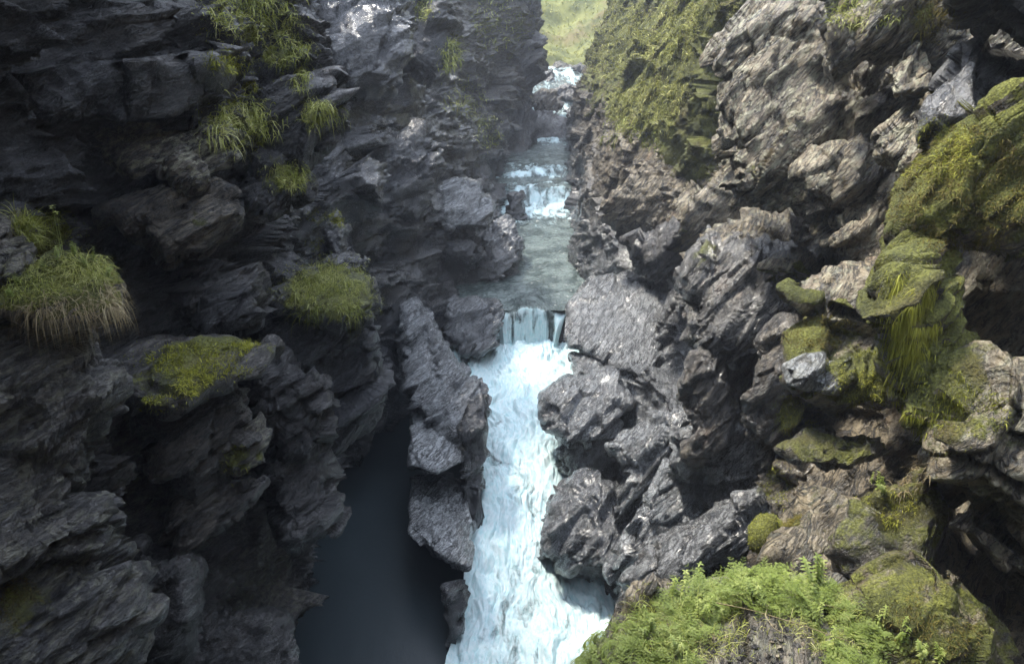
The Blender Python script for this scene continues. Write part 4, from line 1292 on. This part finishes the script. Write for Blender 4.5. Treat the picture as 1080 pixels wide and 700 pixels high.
for x, y, sz in ((926, 516, .55), (920, 508, .45), (934, 520, .4)):
    plant("leafy_herb", x, y, sz, "tiny bright green plant in the moss above the dark gap", "tiny plants on the right wall")
for x, y, sz in ((930, 662, .6), (950, 675, .55), (912, 690, .6), (970, 690, .5), (990, 700, .5), (880, 690, .7)):
    plant("leafy_herb", x, y, sz, "small plant with pale green leaves in the bottom right corner", "corner plants")


def tube(name, pts, w, mat, tone, label, cat, group=None):
    L = Leafy(); L.stem(pts, w, tone)
    return tag(link(name, L.mesh(name, mat)), label, cat, group)


def path(ps, lift=.03, sag=.0):
    out = []
    for px, py in ps:
        h = cast(px, py)
        if h is not None: out.append(h[0] + np.array([0, 0, lift]))
    out = np.array(out)
    t = np.linspace(0, len(out) - 1, 22); i = np.arange(len(out))
    q = np.stack([np.interp(t, i, out[:, k]) for k in range(3)], 1)
    q[1:-1] = (q[:-2] + 2 * q[1:-1] + q[2:]) / 4
    return q


GS = "dry stalks lying over the mound"
tube("dry_stalk", path([(742, 640), (790, 650), (840, 665), (890, 682), (945, 700)], .05), .0035, M_DRY, .6, "longest dry stalk running right across the gravel", "stalk", GS)
tube("dry_stalk", path([(812, 636), (806, 655), (815, 668), (830, 676)], .04), .003, M_DRY, .8, "pale hooked dry stalk above the gravel", "stalk", GS)
tube("dry_stalk", path([(770, 645), (800, 632), (830, 628), (860, 640)], .05), .0025, M_DRY, .5, "arched dry stalk above the hooked one", "stalk", GS)
tube("dry_stalk", path([(820, 625), (850, 640), (890, 650), (915, 665)], .05), .0025, M_DRY, .5, "thin dry stalk right of the arched one", "stalk", GS)

# gravel of the mound
def pebble_mesh(k):
    S, F = ico(3)
    V = S * np.array([1, .75, .5]); h, _ = facet(V * 1.4 + k * 9.1, 90 + k)
    V = V * (1 + .22 * h[:, None])
    me = mesh_np("pebble", V, F, M_ROCK, smooth=False)
    for a, v in (("tint", .25 + .3 * (k % 3)), ("pale", .3 * (k % 2)), ("wet", 0), ("moss", 0), ("light", 0), ("right", 1)): set_attr(me, a, np.full(len(V), v))
    return me


PEB = [pebble_mesh(k) for k in range(6)]
random.seed(8)
for i in range(110):
    a = U(0, 6.28); r = math.sqrt(random.random())
    x, y = 800 + 62 * r * math.cos(a), 690 + 40 * r * math.sin(a)
    h = cast(x, min(y, 712))
    if h is None or h[3] > 6: continue
    o = link("pebble", PEB[i % 6]); o.location = h[0] + np.array([0, 0, .003]); o.rotation_euler = (U(-.4, .4), U(-.4, .4), U(0, 6.28))
    o.scale = (U(.008, .022),) * 3
    tag(o, "grey pebble in the bare gravel between the green plants", "pebble", "pebbles of the bare gravel patch")

# the thin flower stalks on the left
b0 = at(66, 274, 5.15)
L = Leafy()
for dx, H in ((0, .36), (.02, .32)):
    pts = curve_pts(b0 + np.array([dx * .5, 0, -.02]), (.02 + dx, 0, 1), H, .02, 8)
    L.stem(pts, .003, .8)
    for k in range(10):
        a = U(0, 6.28); L.leaf(pts[-1] + np.array([U(-.008, .008), 0, U(-.012, .012)]), np.array([math.cos(a), math.sin(a), .5]), np.array([0, 0, 1]), .024, .014, .95)
tag(link("flower_stalk", L.mesh("flower_stalk", M_HERB)), "two thin flower stalks rising from the turf clump on the left", "flower")

# ------------------------------------------------------------------ the damp air of the gorge
def haze():
    import bmesh
    bm = bmesh.new(); bmesh.ops.create_cube(bm, size=1.0)
    me = bpy.data.meshes.new("haze"); bm.to_mesh(me); bm.free()
    m = bpy.data.materials.new("haze"); m.use_nodes = True
    nt = m.node_tree; nt.nodes.clear()
    v = nt.nodes.new("ShaderNodeVolumePrincipled"); v.inputs["Density"].default_value = HAZE
    v.inputs["Color"].default_value = (.80, .87, 1.0, 1); v.inputs["Anisotropy"].default_value = .2
    o = nt.nodes.new("ShaderNodeOutputMaterial"); nt.links.new(v.outputs[0], o.inputs["Volume"])
    me.materials.append(m)
    ob = link("haze", me); ob.location = (0, 42, 14); ob.scale = (100, 110, 34)
    return tag(ob, "thin bluish damp air filling the gorge", "haze", kind='stuff')


HAZE = 0.0020
haze()
